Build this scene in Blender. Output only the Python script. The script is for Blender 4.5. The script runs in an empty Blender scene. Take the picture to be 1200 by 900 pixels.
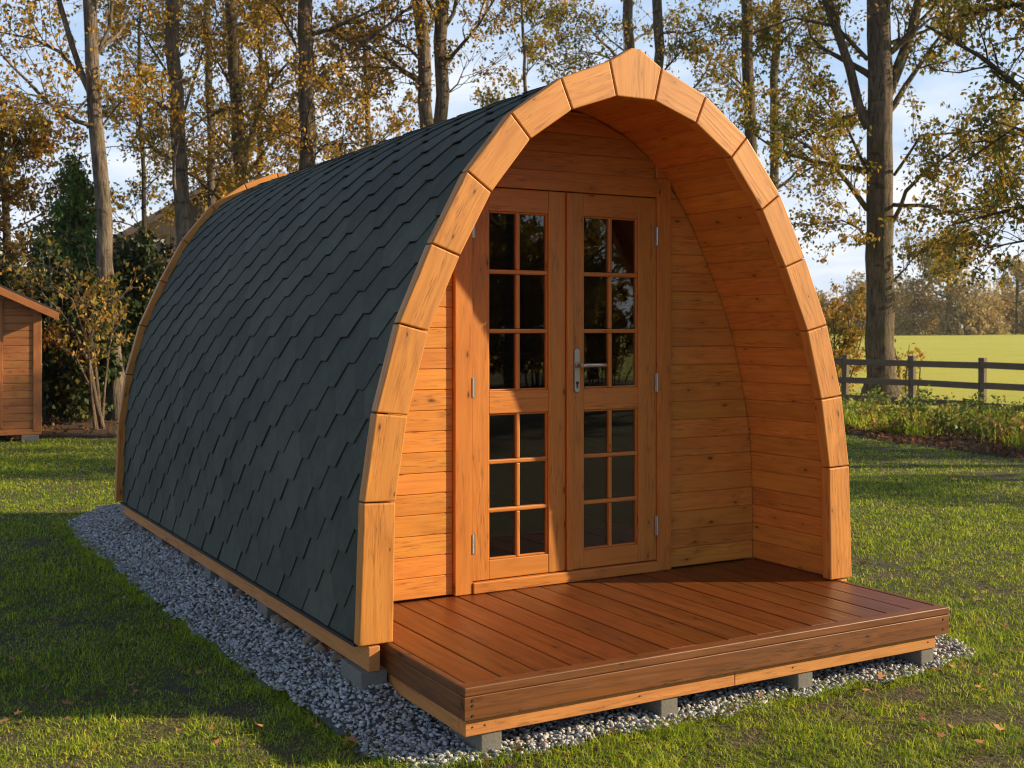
import bpy, bmesh, math, random
import numpy as np
from mathutils import Vector, Matrix
R = math.radians
random.seed(7)
rng = np.random.default_rng(7)
scene = bpy.context.scene
col = scene.collection

# ------------------------------------------------------------------ camera
CAM = Vector((-2.799, -3.909, 1.366)); PSI = .517; FPX = 1389.4; HY = 386.66
cd = bpy.data.cameras.new('camera'); cam = bpy.data.objects.new('camera', cd); col.objects.link(cam)
cam.location = CAM; cam.rotation_euler = (R(90), 0, -PSI)
cd.sensor_width = 36; cd.lens = 36 * FPX / 1200; cd.shift_y = -(450 - HY) / 1200
cd.clip_start = .05; cd.clip_end = 3000
cd.dof.use_dof = True; cd.dof.focus_distance = 5.0; cd.dof.aperture_fstop = 7.1
scene.camera = cam
CP, SP = math.cos(PSI), math.sin(PSI)
def at(u, v, d):
    """a point seen at photo position (u, v), d metres deep"""
    a = (u - 600) / FPX; b = (HY - v) / FPX
    return Vector((CAM.x + d * (CP * a + SP), CAM.y + d * (-SP * a + CP), CAM.z + d * b))
def on_ground(u, v, z=0.):
    return at(u, v, (z - CAM.z) * FPX / (HY - v))
def base(u, d, z=0.):
    p = at(u, HY, d); p.z = z; return p

# ------------------------------------------------------------------ objects
def tag(o, label=None, cat=None, group=None, kind=None):
    if label: o['label'] = label
    if cat: o['category'] = cat
    if group: o['group'] = group
    if kind: o['kind'] = kind
    return o
def empty(name, loc=(0, 0, 0), label=None, cat=None, group=None, rz=0):
    o = bpy.data.objects.new(name, None); col.objects.link(o)
    o.location = loc; o.rotation_euler = (0, 0, rz); o.empty_display_size = .2
    return tag(o, label, cat, group)
def link(name, me, mat, parent=None, loc=None):
    o = bpy.data.objects.new(name, me); col.objects.link(o)
    if mat: me.materials.append(mat)
    if parent: o.parent = parent
    if loc is not None: o.location = loc
    return o
def copy_tree(o, parent=None):
    c = o.copy(); col.objects.link(c); c.parent = parent
    for ch in list(o.children): copy_tree(ch, c)
    return c

class MB:
    """collects shapes into one mesh, with wood-grain UVs in metres"""
    def __init__(s): s.v = []; s.f = []; s.uv = []; s.sm = []
    def add_bm(s, bm, grain=(1, 0, 0), off=None, smooth=False):
        g = Vector(grain).normalized(); n0 = len(s.v)
        if off is None: off = (random.uniform(0, 40), random.uniform(0, 40))
        bm.verts.index_update(); bm.normal_update()
        for v in bm.verts: s.v.append(tuple(v.co))
        for f in bm.faces:
            n = f.normal; s.f.append([v.index + n0 for v in f.verts]); s.sm.append(smooth)
            q = n.cross(g)
            if q.length > .35:
                q.normalize()
                for v in f.verts: s.uv.append((v.co.dot(g) + off[0], v.co.dot(q) + off[1]))
            else:
                t = g.orthogonal().normalized(); b = g.cross(t)
                for v in f.verts: s.uv.append((v.co.dot(t) * .5 + off[0], v.co.dot(b) + off[1]))
        bm.free()
    def prism(s, poly, ext, grain, bev=.003, seg=1, off=None, smooth=False):
        bm = bmesh.new(); e = Vector(ext)
        a = [bm.verts.new(Vector(p)) for p in poly]; b = [bm.verts.new(Vector(p) + e) for p in poly]
        bm.faces.new(a); bm.faces.new(b[::-1])
        for i in range(len(a)): bm.faces.new((a[i], b[i], b[(i + 1) % len(a)], a[(i + 1) % len(a)]))
        bmesh.ops.recalc_face_normals(bm, faces=bm.faces[:])
        if bev > 0: bmesh.ops.bevel(bm, geom=bm.edges[:], offset=bev, segments=seg, profile=.5, affect='EDGES', clamp_overlap=True)
        s.add_bm(bm, grain, off, smooth)
    def box(s, x0, x1, y0, y1, z0, z1, grain='x', bev=.002, seg=1, off=None):
        s.prism([(x0, y0, z0), (x1, y0, z0), (x1, y0, z1), (x0, y0, z1)], (0, y1 - y0, 0),
                {'x': (1, 0, 0), 'y': (0, 1, 0), 'z': (0, 0, 1)}[grain], bev, seg, off)
    def cyl(s, p0, p1, r, n=12, bev=0):
        p0, p1 = Vector(p0), Vector(p1); ax = (p1 - p0).normalized(); t = ax.orthogonal().normalized(); b = ax.cross(t)
        s.prism([p0 + t * r * math.cos(k * 2 * math.pi / n) + b * r * math.sin(k * 2 * math.pi / n) for k in range(n)], p1 - p0, ax, bev)
    def build(s, name, mat, parent=None, loc=None):
        me = bpy.data.meshes.new(name); me.from_pydata(s.v, [], s.f)
        l = me.uv_layers.new(name='grain'); l.data.foreach_set('uv', np.array(s.uv, dtype=np.float32).ravel())
        me.polygons.foreach_set('use_smooth', s.sm); me.update()
        return link(name, me, mat, parent, loc)
def np_mesh(name, V, F, smooth=False):
    """F: (n, k) index array, or list of such arrays"""
    me = bpy.data.meshes.new(name)
    if not isinstance(F, list): F = [F]
    F = [f for f in F if len(f)]
    V = np.asarray(V, np.float32); me.vertices.add(len(V)); me.vertices.foreach_set('co', V.ravel())
    tot = sum(f.size for f in F); npoly = sum(len(f) for f in F)
    me.loops.add(tot); me.loops.foreach_set('vertex_index', np.concatenate([f.ravel() for f in F]).astype(np.int32))
    starts = []; k = 0
    for f in F: starts.append(np.arange(len(f)) * f.shape[1] + k); k += f.size
    me.polygons.add(npoly); me.polygons.foreach_set('loop_start', np.concatenate(starts).astype(np.int32))
    if smooth: me.polygons.foreach_set('use_smooth', np.ones(npoly, dtype=bool))
    me.update(calc_edges=True); return me

# ------------------------------------------------------------------ materials
class NT:
    def __init__(s, name):
        s.m = bpy.data.materials.new(name); s.m.use_nodes = True; s.t = s.m.node_tree; s.t.nodes.clear()
        s.out = s.n('ShaderNodeOutputMaterial')
    def n(s, kind, **kw):
        x = s.t.nodes.new(kind)
        for k, v in kw.items():
            if k.startswith('i_'):
                x.inputs[k[2:].replace('_', ' ')].default_value = v
            else: setattr(x, k, v)
        return x
    def l(s, a, b): s.t.links.new(a, b)
    def math(s, op, a, b=None, c=None):
        x = s.n('ShaderNodeMath', operation=op)
        for i, q in enumerate((a, b, c)):
            if q is None: continue
            if isinstance(q, (int, float)): x.inputs[i].default_value = q
            else: s.l(q, x.inputs[i])
        return x.outputs[0]
    def mix(s, f, a, b, mode='MIX'):
        x = s.n('ShaderNodeMix', data_type='RGBA', blend_type=mode)
        for q, i in ((f, 0), (a, 6), (b, 7)):
            if isinstance(q, (int, float)): x.inputs[i].default_value = q
            elif isinstance(q, tuple): x.inputs[i].default_value = (*q, 1)
            else: s.l(q, x.inputs[i])
        return x.outputs[2]
    def ramp(s, f, stops, interp='LINEAR'):
        x = s.n('ShaderNodeValToRGB'); x.color_ramp.interpolation = interp; e = x.color_ramp.elements
        while len(e) < len(stops): e.new(.5)
        for q, (p, c) in zip(e, stops):
            q.position = p; q.color = (*c, 1) if isinstance(c, tuple) else (c, c, c, 1)
        s.l(f, x.inputs[0]); return x.outputs[0]
    def noise(s, vec, scale, detail=2, rough=.5, dim='3D'):
        x = s.n('ShaderNodeTexNoise', noise_dimensions=dim); x.inputs['Scale'].default_value = scale
        x.inputs['Detail'].default_value = detail; x.inputs['Roughness'].default_value = rough
        if vec is not None: s.l(vec, x.inputs['Vector'])
        return x.outputs['Fac']
    def map(s, vec, scale=(1, 1, 1), loc=(0, 0, 0)):
        x = s.n('ShaderNodeMapping'); x.inputs['Scale'].default_value = scale; x.inputs['Location'].default_value = loc
        s.l(vec, x.inputs['Vector']); return x.outputs[0]
    def bsdf(s, color, rough=.5, bump=None, bstr=.3, bdist=.01, **kw):
        b = s.n('ShaderNodeBsdfPrincipled')
        for q, k in ((color, 'Base Color'), (rough, 'Roughness')):
            if isinstance(q, tuple): b.inputs[k].default_value = (*q, 1)
            elif isinstance(q, (int, float)): b.inputs[k].default_value = q
            else: s.l(q, b.inputs[k])
        for k, v in kw.items(): b.inputs[k.replace('_', ' ')].default_value = v
        if bump is not None:
            x = s.n('ShaderNodeBump'); x.inputs['Strength'].default_value = bstr; x.inputs['Distance'].default_value = bdist
            s.l(bump, x.inputs['Height']); s.l(x.outputs[0], b.inputs['Normal'])
        s.l(b.outputs[0], s.out.inputs[0]); return b

def wood(name, light, dark, rough=.42, knots=.55, gring=.55, vary=.25, coat=.0, wear=0., stretch=1., eye=.7, fleck=.55):
    t = NT(name)
    uv = t.n('ShaderNodeUVMap', uv_map='grain').outputs[0]
    isl = t.n('ShaderNodeNewGeometry').outputs['Random Per Island']
    cx = t.n('ShaderNodeCombineXYZ'); t.l(t.math('MULTIPLY', isl, 31.), cx.inputs[0]); t.l(t.math('MULTIPLY', isl, 17.), cx.inputs[1])
    va = t.n('ShaderNodeVectorMath', operation='ADD'); t.l(uv, va.inputs[0]); t.l(cx.outputs[0], va.inputs[1]); vec = va.outputs[0]
    # knots
    vo = t.n('ShaderNodeTexVoronoi', voronoi_dimensions='2D', feature='F1'); vo.inputs['Scale'].default_value = 1
    t.l(t.map(vec, (5., 11.5, 1)), vo.inputs['Vector'])
    sep = t.n('ShaderNodeSeparateColor'); t.l(vo.outputs['Color'], sep.inputs[0])
    keep = t.math('GREATER_THAN', sep.outputs[0], 1 - knots * .62)
    size = t.math('MULTIPLY_ADD', t.math('POWER', sep.outputs[1], 2.), .11, .028)
    dist = t.math('MAXIMUM', t.math('ADD', vo.outputs['Distance'], t.math('MULTIPLY_ADD', t.noise(t.map(vec, (14, 40, 1)), 1, 2, .6), .09, -.045)), 0.)
    mr = t.n('ShaderNodeMapRange', interpolation_type='SMOOTHSTEP'); t.l(dist, mr.inputs[0]); mr.inputs[1].default_value = 0
    t.l(size, mr.inputs[2]); mr.inputs[3].default_value = 1; mr.inputs[4].default_value = 0
    knot = t.math('MULTIPLY', mr.outputs[0], keep)
    halo = t.math('MULTIPLY', t.math('EXPONENT', t.math('MULTIPLY', dist, -5.5)), keep)
    n1 = t.noise(t.map(vec, (.75 * stretch, 7.5, 1)), 1, 1.5, .45)
    ringv = t.math('ADD', t.math('MULTIPLY', n1, 11.), t.math('MULTIPLY', halo, eye))
    ring = t.math('PINGPONG', ringv, .5)
    ring = t.math('POWER', t.math('MULTIPLY', ring, 2.), 1.8)
    fib = t.noise(t.map(vec, (5, 210, 1)), 1, 3, .6)
    fib2 = t.noise(t.map(vec, (1.6, 36, 1)), 1, 3, .6)
    blot = t.noise(t.map(vec, (1.5, 3., 1)), 1, 3, .6)
    g = t.math('ADD', t.math('MULTIPLY', ring, gring * .34), t.math('ADD', t.math('MULTIPLY', fib, .62), t.math('MULTIPLY', fib2, .62)))
    g = t.math('SUBTRACT', g, .40)
    band = t.ramp(t.noise(t.map(vec, (1.1, 13, 1), (3, 9, 0)), 1, 2, .5), [(.44, 0.), (.6, 1.)])
    fl = t.math('MULTIPLY', t.ramp(t.noise(t.map(vec, (11, 120, 1)), 1, 2, .55), [(.53, 0.), (.66, 1.)]), band)
    hl = t.math('MULTIPLY', t.ramp(t.noise(t.map(vec, (8, 95, 1), (5, 2, 0)), 1, 2, .55), [(.55, 0.), (.68, 1.)]), band)
    c = t.mix(g, light, dark)
    c = t.mix(t.math('MULTIPLY', fl, fleck), c, tuple(x * .5 for x in dark))
    c = t.mix(t.math('MULTIPLY', hl, fleck * .5), c, tuple(min(.9, x * 1.35 + .01) for x in light))
    c = t.mix(t.math('MULTIPLY', halo, .42), c, tuple(x * .62 for x in dark))
    c = t.mix(t.math('MULTIPLY', knot, .88), c, tuple(x * .16 for x in dark))
    hv = t.n('ShaderNodeHueSaturation'); t.l(c, hv.inputs['Color'])
    vv = t.math('ADD', t.math('MULTIPLY_ADD', isl, vary, 1 - vary * .5), t.math('MULTIPLY_ADD', blot, .36, -.18))
    t.l(vv, hv.inputs['Value'])
    t.l(t.math('MULTIPLY_ADD', t.math('FRACT', t.math('MULTIPLY', isl, 7.3)), .012, .494), hv.inputs['Hue'])
    c = hv.outputs[0]
    r = t.math('MULTIPLY_ADD', fib2, .25, rough - .1)
    if wear > 0:
        w = t.ramp(t.noise(t.map(vec, (3, 14, 1)), 1, 5, .7), [(.5, 0.), (.72, 1.)])
        c = t.mix(t.math('MULTIPLY', w, wear), c, tuple(min(1, x * 1.9 + .012) for x in light))
        r = t.math('ADD', r, t.math('MULTIPLY', w, .12))
    h = t.math('ADD', t.math('MULTIPLY', fib, .5), t.math('SUBTRACT', t.math('MULTIPLY', ring, .35), t.math('MULTIPLY', knot, .8)))
    b = t.bsdf(c, r, h, .28, .003)
    if coat: b.inputs['Coat Weight'].default_value = coat; b.inputs['Coat Roughness'].default_value = .3
    return t.m
PINE_L, PINE_D = (.70, .295, .052), (.38, .115, .013)
M_arch = wood('arch_timber', (.67, .29, .052), (.34, .102, .012), .5, .9, .7, .16)
M_pine = wood('pine_plank', PINE_L, PINE_D, .45, .95, .7, .24)
M_door = wood('door_timber', (.61, .242, .042), (.35, .102, .012), .42, .7, .55, .12)
M_beam = wood('beam_timber', (.62, .27, .075), (.36, .125, .03), .55, .5, .55, .2)
M_deck = wood('stained_decking', (.19, .054, .0088), (.040, .0105, .002), .36, .45, .7, .3, .0, .10, .4)
M_fascia = wood('stained_fascia', (.215, .075, .015), (.048, .0145, .0035), .48, .9, .9, .25, 0, .08, .5, .9, .7)
M_shed = wood('shed_timber', (.42, .165, .045), (.23, .072, .017), .55, .7, .6, .25)
M_rail = wood('weathered_rail', (.20, .15, .105), (.085, .062, .043), .85, .3, .5, .4)
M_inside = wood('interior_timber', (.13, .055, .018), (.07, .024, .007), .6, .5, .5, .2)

def shingle_mat():
    t = NT('shingle'); ge = t.n('ShaderNodeNewGeometry'); isl = ge.outputs['Random Per Island']
    oc = t.n('ShaderNodeTexCoord').outputs['Object']
    fine = t.noise(oc, 420, 2, .7); mid = t.noise(oc, 14, 4, .65); big = t.noise(oc, 1.3, 2)
    v = t.math('ADD', t.math('MULTIPLY', fine, 1.05), t.math('MULTIPLY', mid, .5))
    v = t.math('ADD', v, t.math('MULTIPLY', isl, .2)); v = t.math('ADD', v, t.math('MULTIPLY', big, .5))
    c = t.ramp(t.math('MULTIPLY', v, .5), [(.22, (.016, .020, .015)), (.5, (.047, .054, .041)), (.8, (.135, .146, .112))])
    t.bsdf(c, .82, fine, .6, .003); return t.m
M_shingle = shingle_mat()

def plain(name, c, rough=.6, var=.25, scale=8, metal=0., bump=.2):
    t = NT(name); oc = t.n('ShaderNodeTexCoord').outputs['Object']
    n = t.noise(oc, scale, 5, .65); n2 = t.noise(oc, scale * 9, 3, .6)
    f = t.math('ADD', t.math('MULTIPLY', n, .65), t.math('MULTIPLY', n2, .35))
    cc = t.mix(f, tuple(x * (1 - var) for x in c), tuple(min(1, x * (1 + var)) for x in c))
    t.bsdf(cc, rough, n2, bump, .004, Metallic=metal); return t.m
M_conc = plain('concrete', (.175, .165, .148), .92, .55, 14, 0, .5)
M_steel = plain('brushed_steel', (.46, .47, .46), .38, .08, 30, 1., .05)
M_dark = plain('black_metal', (.02, .018, .016), .6)
M_felt = plain('roof_felt', (.035, .036, .037), .9, .4, 20)
M_render = plain('house_render', (.10, .08, .062), .9, .15, 3)
M_tile = plain('house_roof', (.16, .125, .105), .9, .3, 6)
M_white = plain('white_paint', (.75, .76, .76), .5, .06, 6)
M_pane = plain('far_window', (.05, .06, .07), .08, .2, 3)
M_stone = plain('brown_stone', (.24, .17, .115), .9, .5, 12, 0, .8)

def bark(name, c0, c1, moss=0., lichen=.3):
    t = NT(name); oc = t.n('ShaderNodeTexCoord').outputs['Object']
    a = t.noise(t.map(oc, (16, 16, 3.2)), 1, 5, .7); b = t.noise(t.map(oc, (5, 5, 1.6)), 1, 4, .6); e = t.noise(t.map(oc, (3, 3, 9)), 1, 3, .5)
    a2 = t.noise(t.map(oc, (34, 34, 5)), 1, 4, .7); c = t.ramp(t.math('ADD', t.math('MULTIPLY', a, .55), t.math('MULTIPLY', a2, .45)), [(.40, c0), (.56, c1)])
    c = t.mix(t.math('MULTIPLY', t.ramp(b, [(.52, 0.), (.66, 1.)]), lichen), c, tuple(min(1, x * 1.7) for x in c1))
    c = t.mix(t.math('MULTIPLY', t.ramp(e, [(.6, 0.), (.7, 1.)]), .7), c, tuple(x * .45 for x in c0))
    if moss: c = t.mix(t.math('MULTIPLY', t.ramp(t.noise(oc, 1.7, 3), [(.5, 0.), (.65, 1.)]), moss), c, (.07, .075, .02))
    t.bsdf(c, .92, t.math('ADD', a, a2), 1., .03); return t.m
M_bark_birch = bark('pale_bark', (.045, .034, .023), (.21, .16, .112), .3, .45)
M_bark = bark('brown_bark', (.04, .028, .018), (.165, .12, .08), .35)
M_bark_dark = bark('dark_bark', (.04, .03, .021), (.10, .077, .055), .4)

def leafmat(name, stops, trans=.4, rough=.55, k=1.):
    stops = [(p, tuple(min(.8, x * k) for x in c)) for p, c in stops]
    t = NT(name); isl = t.n('ShaderNodeNewGeometry').outputs['Random Per Island']
    oc = t.n('ShaderNodeTexCoord').outputs['Object']
    f = t.math('ADD', t.math('MULTIPLY', isl, .62), t.math('MULTIPLY', t.noise(oc, 1.1, 2), .76))
    f = t.math('SUBTRACT', f, .19)
    c = t.ramp(f, stops)
    d = t.n('ShaderNodeBsdfPrincipled'); t.l(c, d.inputs['Base Color']); d.inputs['Roughness'].default_value = rough
    d.inputs['Specular IOR Level'].default_value = .3
    tr = t.n('ShaderNodeBsdfTranslucent'); t.l(t.mix(.5, c, c, 'MULTIPLY') if False else c, tr.inputs['Color'])
    m = t.n('ShaderNodeMixShader'); m.inputs[0].default_value = trans
    t.l(d.outputs[0], m.inputs[1]); t.l(tr.outputs[0], m.inputs[2]); t.l(m.outputs[0], t.out.inputs[0]); return t.m
L_gold = leafmat('golden_leaves', [(.05, (.11, .12, .02)), (.3, (.30, .235, .028)), (.6, (.56, .29, .038)), (.85, (.70, .42, .055)), (.97, (.44, .16, .03))], .42)
L_bronze = leafmat('bronze_leaves', [(.05, (.085, .095, .016)), (.35, (.23, .18, .026)), (.65, (.38, .185, .03)), (.95, (.52, .26, .04))], .42)
L_olive = leafmat('olive_leaves', [(.05, (.075, .115, .015)), (.36, (.19, .20, .023)), (.6, (.36, .225, .028)), (.85, (.58, .33, .042)), (.97, (.44, .18, .03))], .42)
L_shrub = leafmat('yellow_shrub_leaves', [(.05, (.06, .07, .012)), (.4, (.19, .14, .02)), (.7, (.33, .18, .035)), (.95, (.33, .13, .035))], .4, k=1.75)
L_dark = leafmat('evergreen_leaves', [(.05, (.012, .022, .006)), (.5, (.026, .042, .011)), (.8, (.05, .066, .015)), (.97, (.13, .10, .02))], .18, .4, k=1.25)
L_spruce = leafmat('spruce_needles', [(.05, (.02, .04, .01)), (.5, (.042, .075, .016)), (.95, (.085, .12, .025))], .25, k=2.6)
L_far = leafmat('far_leaves', [(.05, (.06, .055, .024)), (.4, (.12, .095, .04)), (.75, (.19, .13, .05)), (.97, (.22, .15, .05))], .3, k=3.0)
L_weed = leafmat('weed_leaves', [(.05, (.03, .05, .01)), (.45, (.075, .10, .018)), (.75, (.16, .16, .03)), (.95, (.24, .15, .035))], .4, k=2.8)
L_litter = leafmat('dry_leaves', [(.05, (.06, .03, .014)), (.4, (.14, .065, .026)), (.7, (.26, .115, .04)), (.95, (.40, .19, .08))], .2, .7)
L_leaf = leafmat('fallen_leaf', [(.05, (.26, .13, .055)), (.5, (.48, .23, .09)), (.95, (.62, .33, .14))], .2, .7)

def grassmat():
    t = NT('grass_blades'); isl = t.n('ShaderNodeNewGeometry').outputs['Random Per Island']
    oc = t.n('ShaderNodeTexCoord').outputs['Object']
    p = t.noise(oc, 1.1, 3, .6); q = t.noise(oc, 7, 2, .5)
    f = t.math('ADD', t.math('MULTIPLY', isl, .5), t.math('ADD', t.math('MULTIPLY', p, .4), t.math('MULTIPLY', q, .4)))
    c = t.ramp(t.math('SUBTRACT', f, .15), [(.08, (.045, .09, .009)), (.33, (.17, .29, .018)), (.58, (.43, .54, .032)), (.8, (.76, .74, .06)), (.97, (.72, .56, .20))])
    d = t.n('ShaderNodeBsdfPrincipled'); t.l(c, d.inputs['Base Color']); d.inputs['Roughness'].default_value = .5
    d.inputs['Specular IOR Level'].default_value = .3
    tr = t.n('ShaderNodeBsdfTranslucent'); t.l(c, tr.inputs['Color'])
    m = t.n('ShaderNodeMixShader'); m.inputs[0].default_value = .48
    t.l(d.outputs[0], m.inputs[1]); t.l(tr.outputs[0], m.inputs[2]); t.l(m.outputs[0], t.out.inputs[0]); return t.m
M_grass = grassmat()
M_straw = leafmat('dry_straw', [(.05, (.10, .065, .03)), (.4, (.26, .18, .09)), (.8, (.46, .34, .17)), (.97, (.62, .50, .30))], .3, .7)
def groundmat(name, stops, s=1.):
    t = NT(name); oc = t.n('ShaderNodeTexCoord').outputs['Object']
    a = t.noise(oc, .35 * s, 4, .6); b = t.noise(oc, 3.1 * s, 4, .65); e = t.noise(oc, 38, 3, .7)
    f = t.math('ADD', t.math('MULTIPLY', a, .35), t.math('ADD', t.math('MULTIPLY', b, .35), t.math('MULTIPLY', e, .3)))
    t.bsdf(t.ramp(f, stops), .95, e, .8, .03); return t.m
M_lawn = groundmat('lawn_ground', [(.34, (.022, .020, .009)), (.44, (.05, .058, .014)), (.5, (.10, .085, .035)), (.56, (.06, .045, .022)), (.64, (.17, .125, .065))])
M_field = groundmat('field_ground', [(.3, (.34, .38, .028)), (.5, (.48, .47, .042)), (.7, (.58, .50, .065))], .25)
M_soil = groundmat('litter_ground', [(.3, (.02, .013, .008)), (.5, (.055, .034, .018)), (.7, (.12, .07, .03))])
M_bed = groundmat('gravel_bed_ground', [(.3, (.05, .05, .05)), (.7, (.16, .16, .16))])
def stonemat():
    t = NT('gravel_stone'); isl = t.n('ShaderNodeNewGeometry').outputs['Random Per Island']
    oc = t.n('ShaderNodeTexCoord').outputs['Object']
    c = t.ramp(isl, [(.0, (.24, .24, .25)), (.3, (.42, .425, .44)), (.7, (.55, .555, .57)), (.9, (.70, .70, .70)), (.93, (.24, .17, .11)), (.98, (.36, .27, .18))])
    n = t.noise(oc, 90, 4, .6)
    t.bsdf(t.mix(t.math('MULTIPLY', n, .35), c, (.22, .22, .225)), .8, n, .4, .003); return t.m
M_gravel = stonemat()
def glassmat():
    t = NT('window_glass'); ge = t.n('ShaderNodeNewGeometry'); dp = t.n('ShaderNodeVectorMath', operation='DOT_PRODUCT')
    t.l(ge.outputs['Normal'], dp.inputs[0]); t.l(ge.outputs['Incoming'], dp.inputs[1])
    f = t.math('MULTIPLY_ADD', t.math('POWER', t.math('SUBTRACT', 1., t.math('ABSOLUTE', dp.outputs['Value'])), 5.), .93, .055)
    g = t.n('ShaderNodeBsdfGlossy'); g.inputs['Roughness'].default_value = .012; g.inputs['Color'].default_value = (.95, .96, .95, 1)
    tr = t.n('ShaderNodeBsdfTransparent'); tr.inputs['Color'].default_value = (.72, .74, .72, 1)
    m = t.n('ShaderNodeMixShader'); t.l(f, m.inputs[0]); t.l(tr.outputs[0], m.inputs[1]); t.l(g.outputs[0], m.inputs[2])
    t.l(m.outputs[0], t.out.inputs[0]); return t.m
M_glass = glassmat()

# ------------------------------------------------------------------ the camping pod
OUT0 = OUT = [(1.198, .243), (1.18, .752), (1.133, 1.07), (1.045, 1.39), (.914, 1.683), (.767, 1.957), (.58, 2.19), (.357, 2.346), (.129, 2.439), (0, 2.505)]
INN = [(1.066, .243), (1.057, .748), (1.008, 1.056), (.926, 1.36), (.797, 1.64), (.664, 1.884), (.494, 2.097), (.305, 2.227), (.095, 2.3)]
LEN = 4.135
def smooth_half(P, n=10):
    """dense Catmull-Rom through a half profile (bottom to apex)"""
    P = [Vector((x, z)) for x, z in P]; Q = [P[0] * 2 - P[1]] + P + [P[-1] * 2 - P[-2]]; o = []
    for i in range(1, len(Q) - 2):
        a, b, c, d = Q[i - 1:i + 3]
        for k in range(n):
            t = k / n
            o.append(.5 * (2 * b + (c - a) * t + (2 * a - 5 * b + 4 * c - d) * t * t + (3 * b - a - 3 * c + d) * t ** 3))
    o.append(P[-1]); return o
def offset_half(P, d):
    """P bottom to apex on the right side; move outward by d (inward if negative)"""
    o = []
    for i in range(len(P)):
        a, b = P[max(0, i - 1)], P[min(len(P) - 1, i + 1)]
        t = (b - a).normalized(); o.append(P[i] + Vector((t.y, -t.x)) * d)
    o[-1] = Vector((0, o[-1].y if abs(P[-1].x) < 1e-4 else P[-1].y))
    return o
OUTS = OUT[:-2] + [(.15, 2.43), (0, 2.462)]          # the roof runs under the peaked keystone
prof = smooth_half(OUTS)
class Arc:
    def __init__(s, P):
        s.P = P; s.s = [0]
        for a, b in zip(P, P[1:]): s.s.append(s.s[-1] + (b - a).length)
        s.L = s.s[-1]
    def at(s, q):
        q = min(max(q, 0), s.L - 1e-6)
        i = max(k for k in range(len(s.s) - 1) if s.s[k] <= q)
        t = (q - s.s[i]) / (s.s[i + 1] - s.s[i]); d = (s.P[i + 1] - s.P[i]).normalized()
        return s.P[i].lerp(s.P[i + 1], t), Vector((d.y, -d.x))
roof_arc = Arc(offset_half(prof, -.026))

pod = empty('camping_pod', (0, 0, 0), 'arched timber camping pod with dark shingle roof, glazed double doors and brown front deck', 'cabin')

def arch(y0, th, mat, grow=0.):
    segs = []
    OUT = [(p.x, p.y) for p in offset_half([Vector(q) for q in OUT0], grow)] if grow else OUT0
    for s in (1, -1):
        for i in range(8):
            segs.append([(s * OUT[i][0], OUT[i][1]), (s * OUT[i + 1][0], OUT[i + 1][1]), (s * INN[i + 1][0], INN[i + 1][1]), (s * INN[i][0], INN[i][1])])
    for q in segs:
        c = Vector((sum(p[0] for p in q) / 4, sum(p[1] for p in q) / 4))
        d = (Vector(q[1]) - Vector(q[0])).normalized()
        pts = []
        for p in q:
            p = Vector(p); along = (p - c).dot(d); pts.append(p - d * math.copysign(.0022, along))
        m = MB(); m.prism([(p.x, y0, p.y) for p in pts], (0, th, 0), (d.x, 0, d.y), .006, 3)
        m.build('arch_board', mat, pod)
    k = .0025
    q = [(-INN[8][0] + k, INN[8][1]), (INN[8][0] - k, INN[8][1]), (OUT[8][0] - k, OUT[8][1]), *([(.022, 2.502), (-.022, 2.502)] if not grow else []), (-OUT[8][0] + k, OUT[8][1])]
    m = MB(); m.prism([(x, y0, z) for x, z in q], (0, th, 0), (0, 0, 1), .006, 3); m.build('keystone_board', mat, pod)
arch(0, .052, M_arch)
arch(LEN - .05, .05, M_arch, .027)

def shell(name, outer, inner, y0, y1, mat):
    m = MB(); bm = bmesh.new(); n = len(outer)
    ring = []
    full_o = [(p.x, p.y) for p in outer] + [(-p.x, p.y) for p in outer[-2::-1]]
    full_i = [(p.x, p.y) for p in inner] + [(-p.x, p.y) for p in inner[-2::-1]]
    for y in (y0, y1):
        ring.append(([bm.verts.new((x, y, z)) for x, z in full_o], [bm.verts.new((x, y, z)) for x, z in full_i]))
    N = len(full_o); (o0, i0), (o1, i1) = ring
    for k in range(N - 1):
        bm.faces.new((o0[k], o0[k + 1], o1[k + 1], o1[k])); bm.faces.new((i0[k], i1[k], i1[k + 1], i0[k + 1]))
        bm.faces.new((o0[k], i0[k], i0[k + 1], o0[k + 1])); bm.faces.new((o1[k], o1[k + 1], i1[k + 1], i1[k]))
    for k in (0, N - 1): bm.faces.new((o0[k], o1[k], i1[k], i0[k]))
    bmesh.ops.recalc_face_normals(bm, faces=bm.faces[:])
    m.add_bm(bm, (0, 1, 0)); return m.build(name, mat, pod)
shell('roof_shell', offset_half(prof, -.03), offset_half(prof, -.062), .054, LEN - .052, M_inside)

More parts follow.
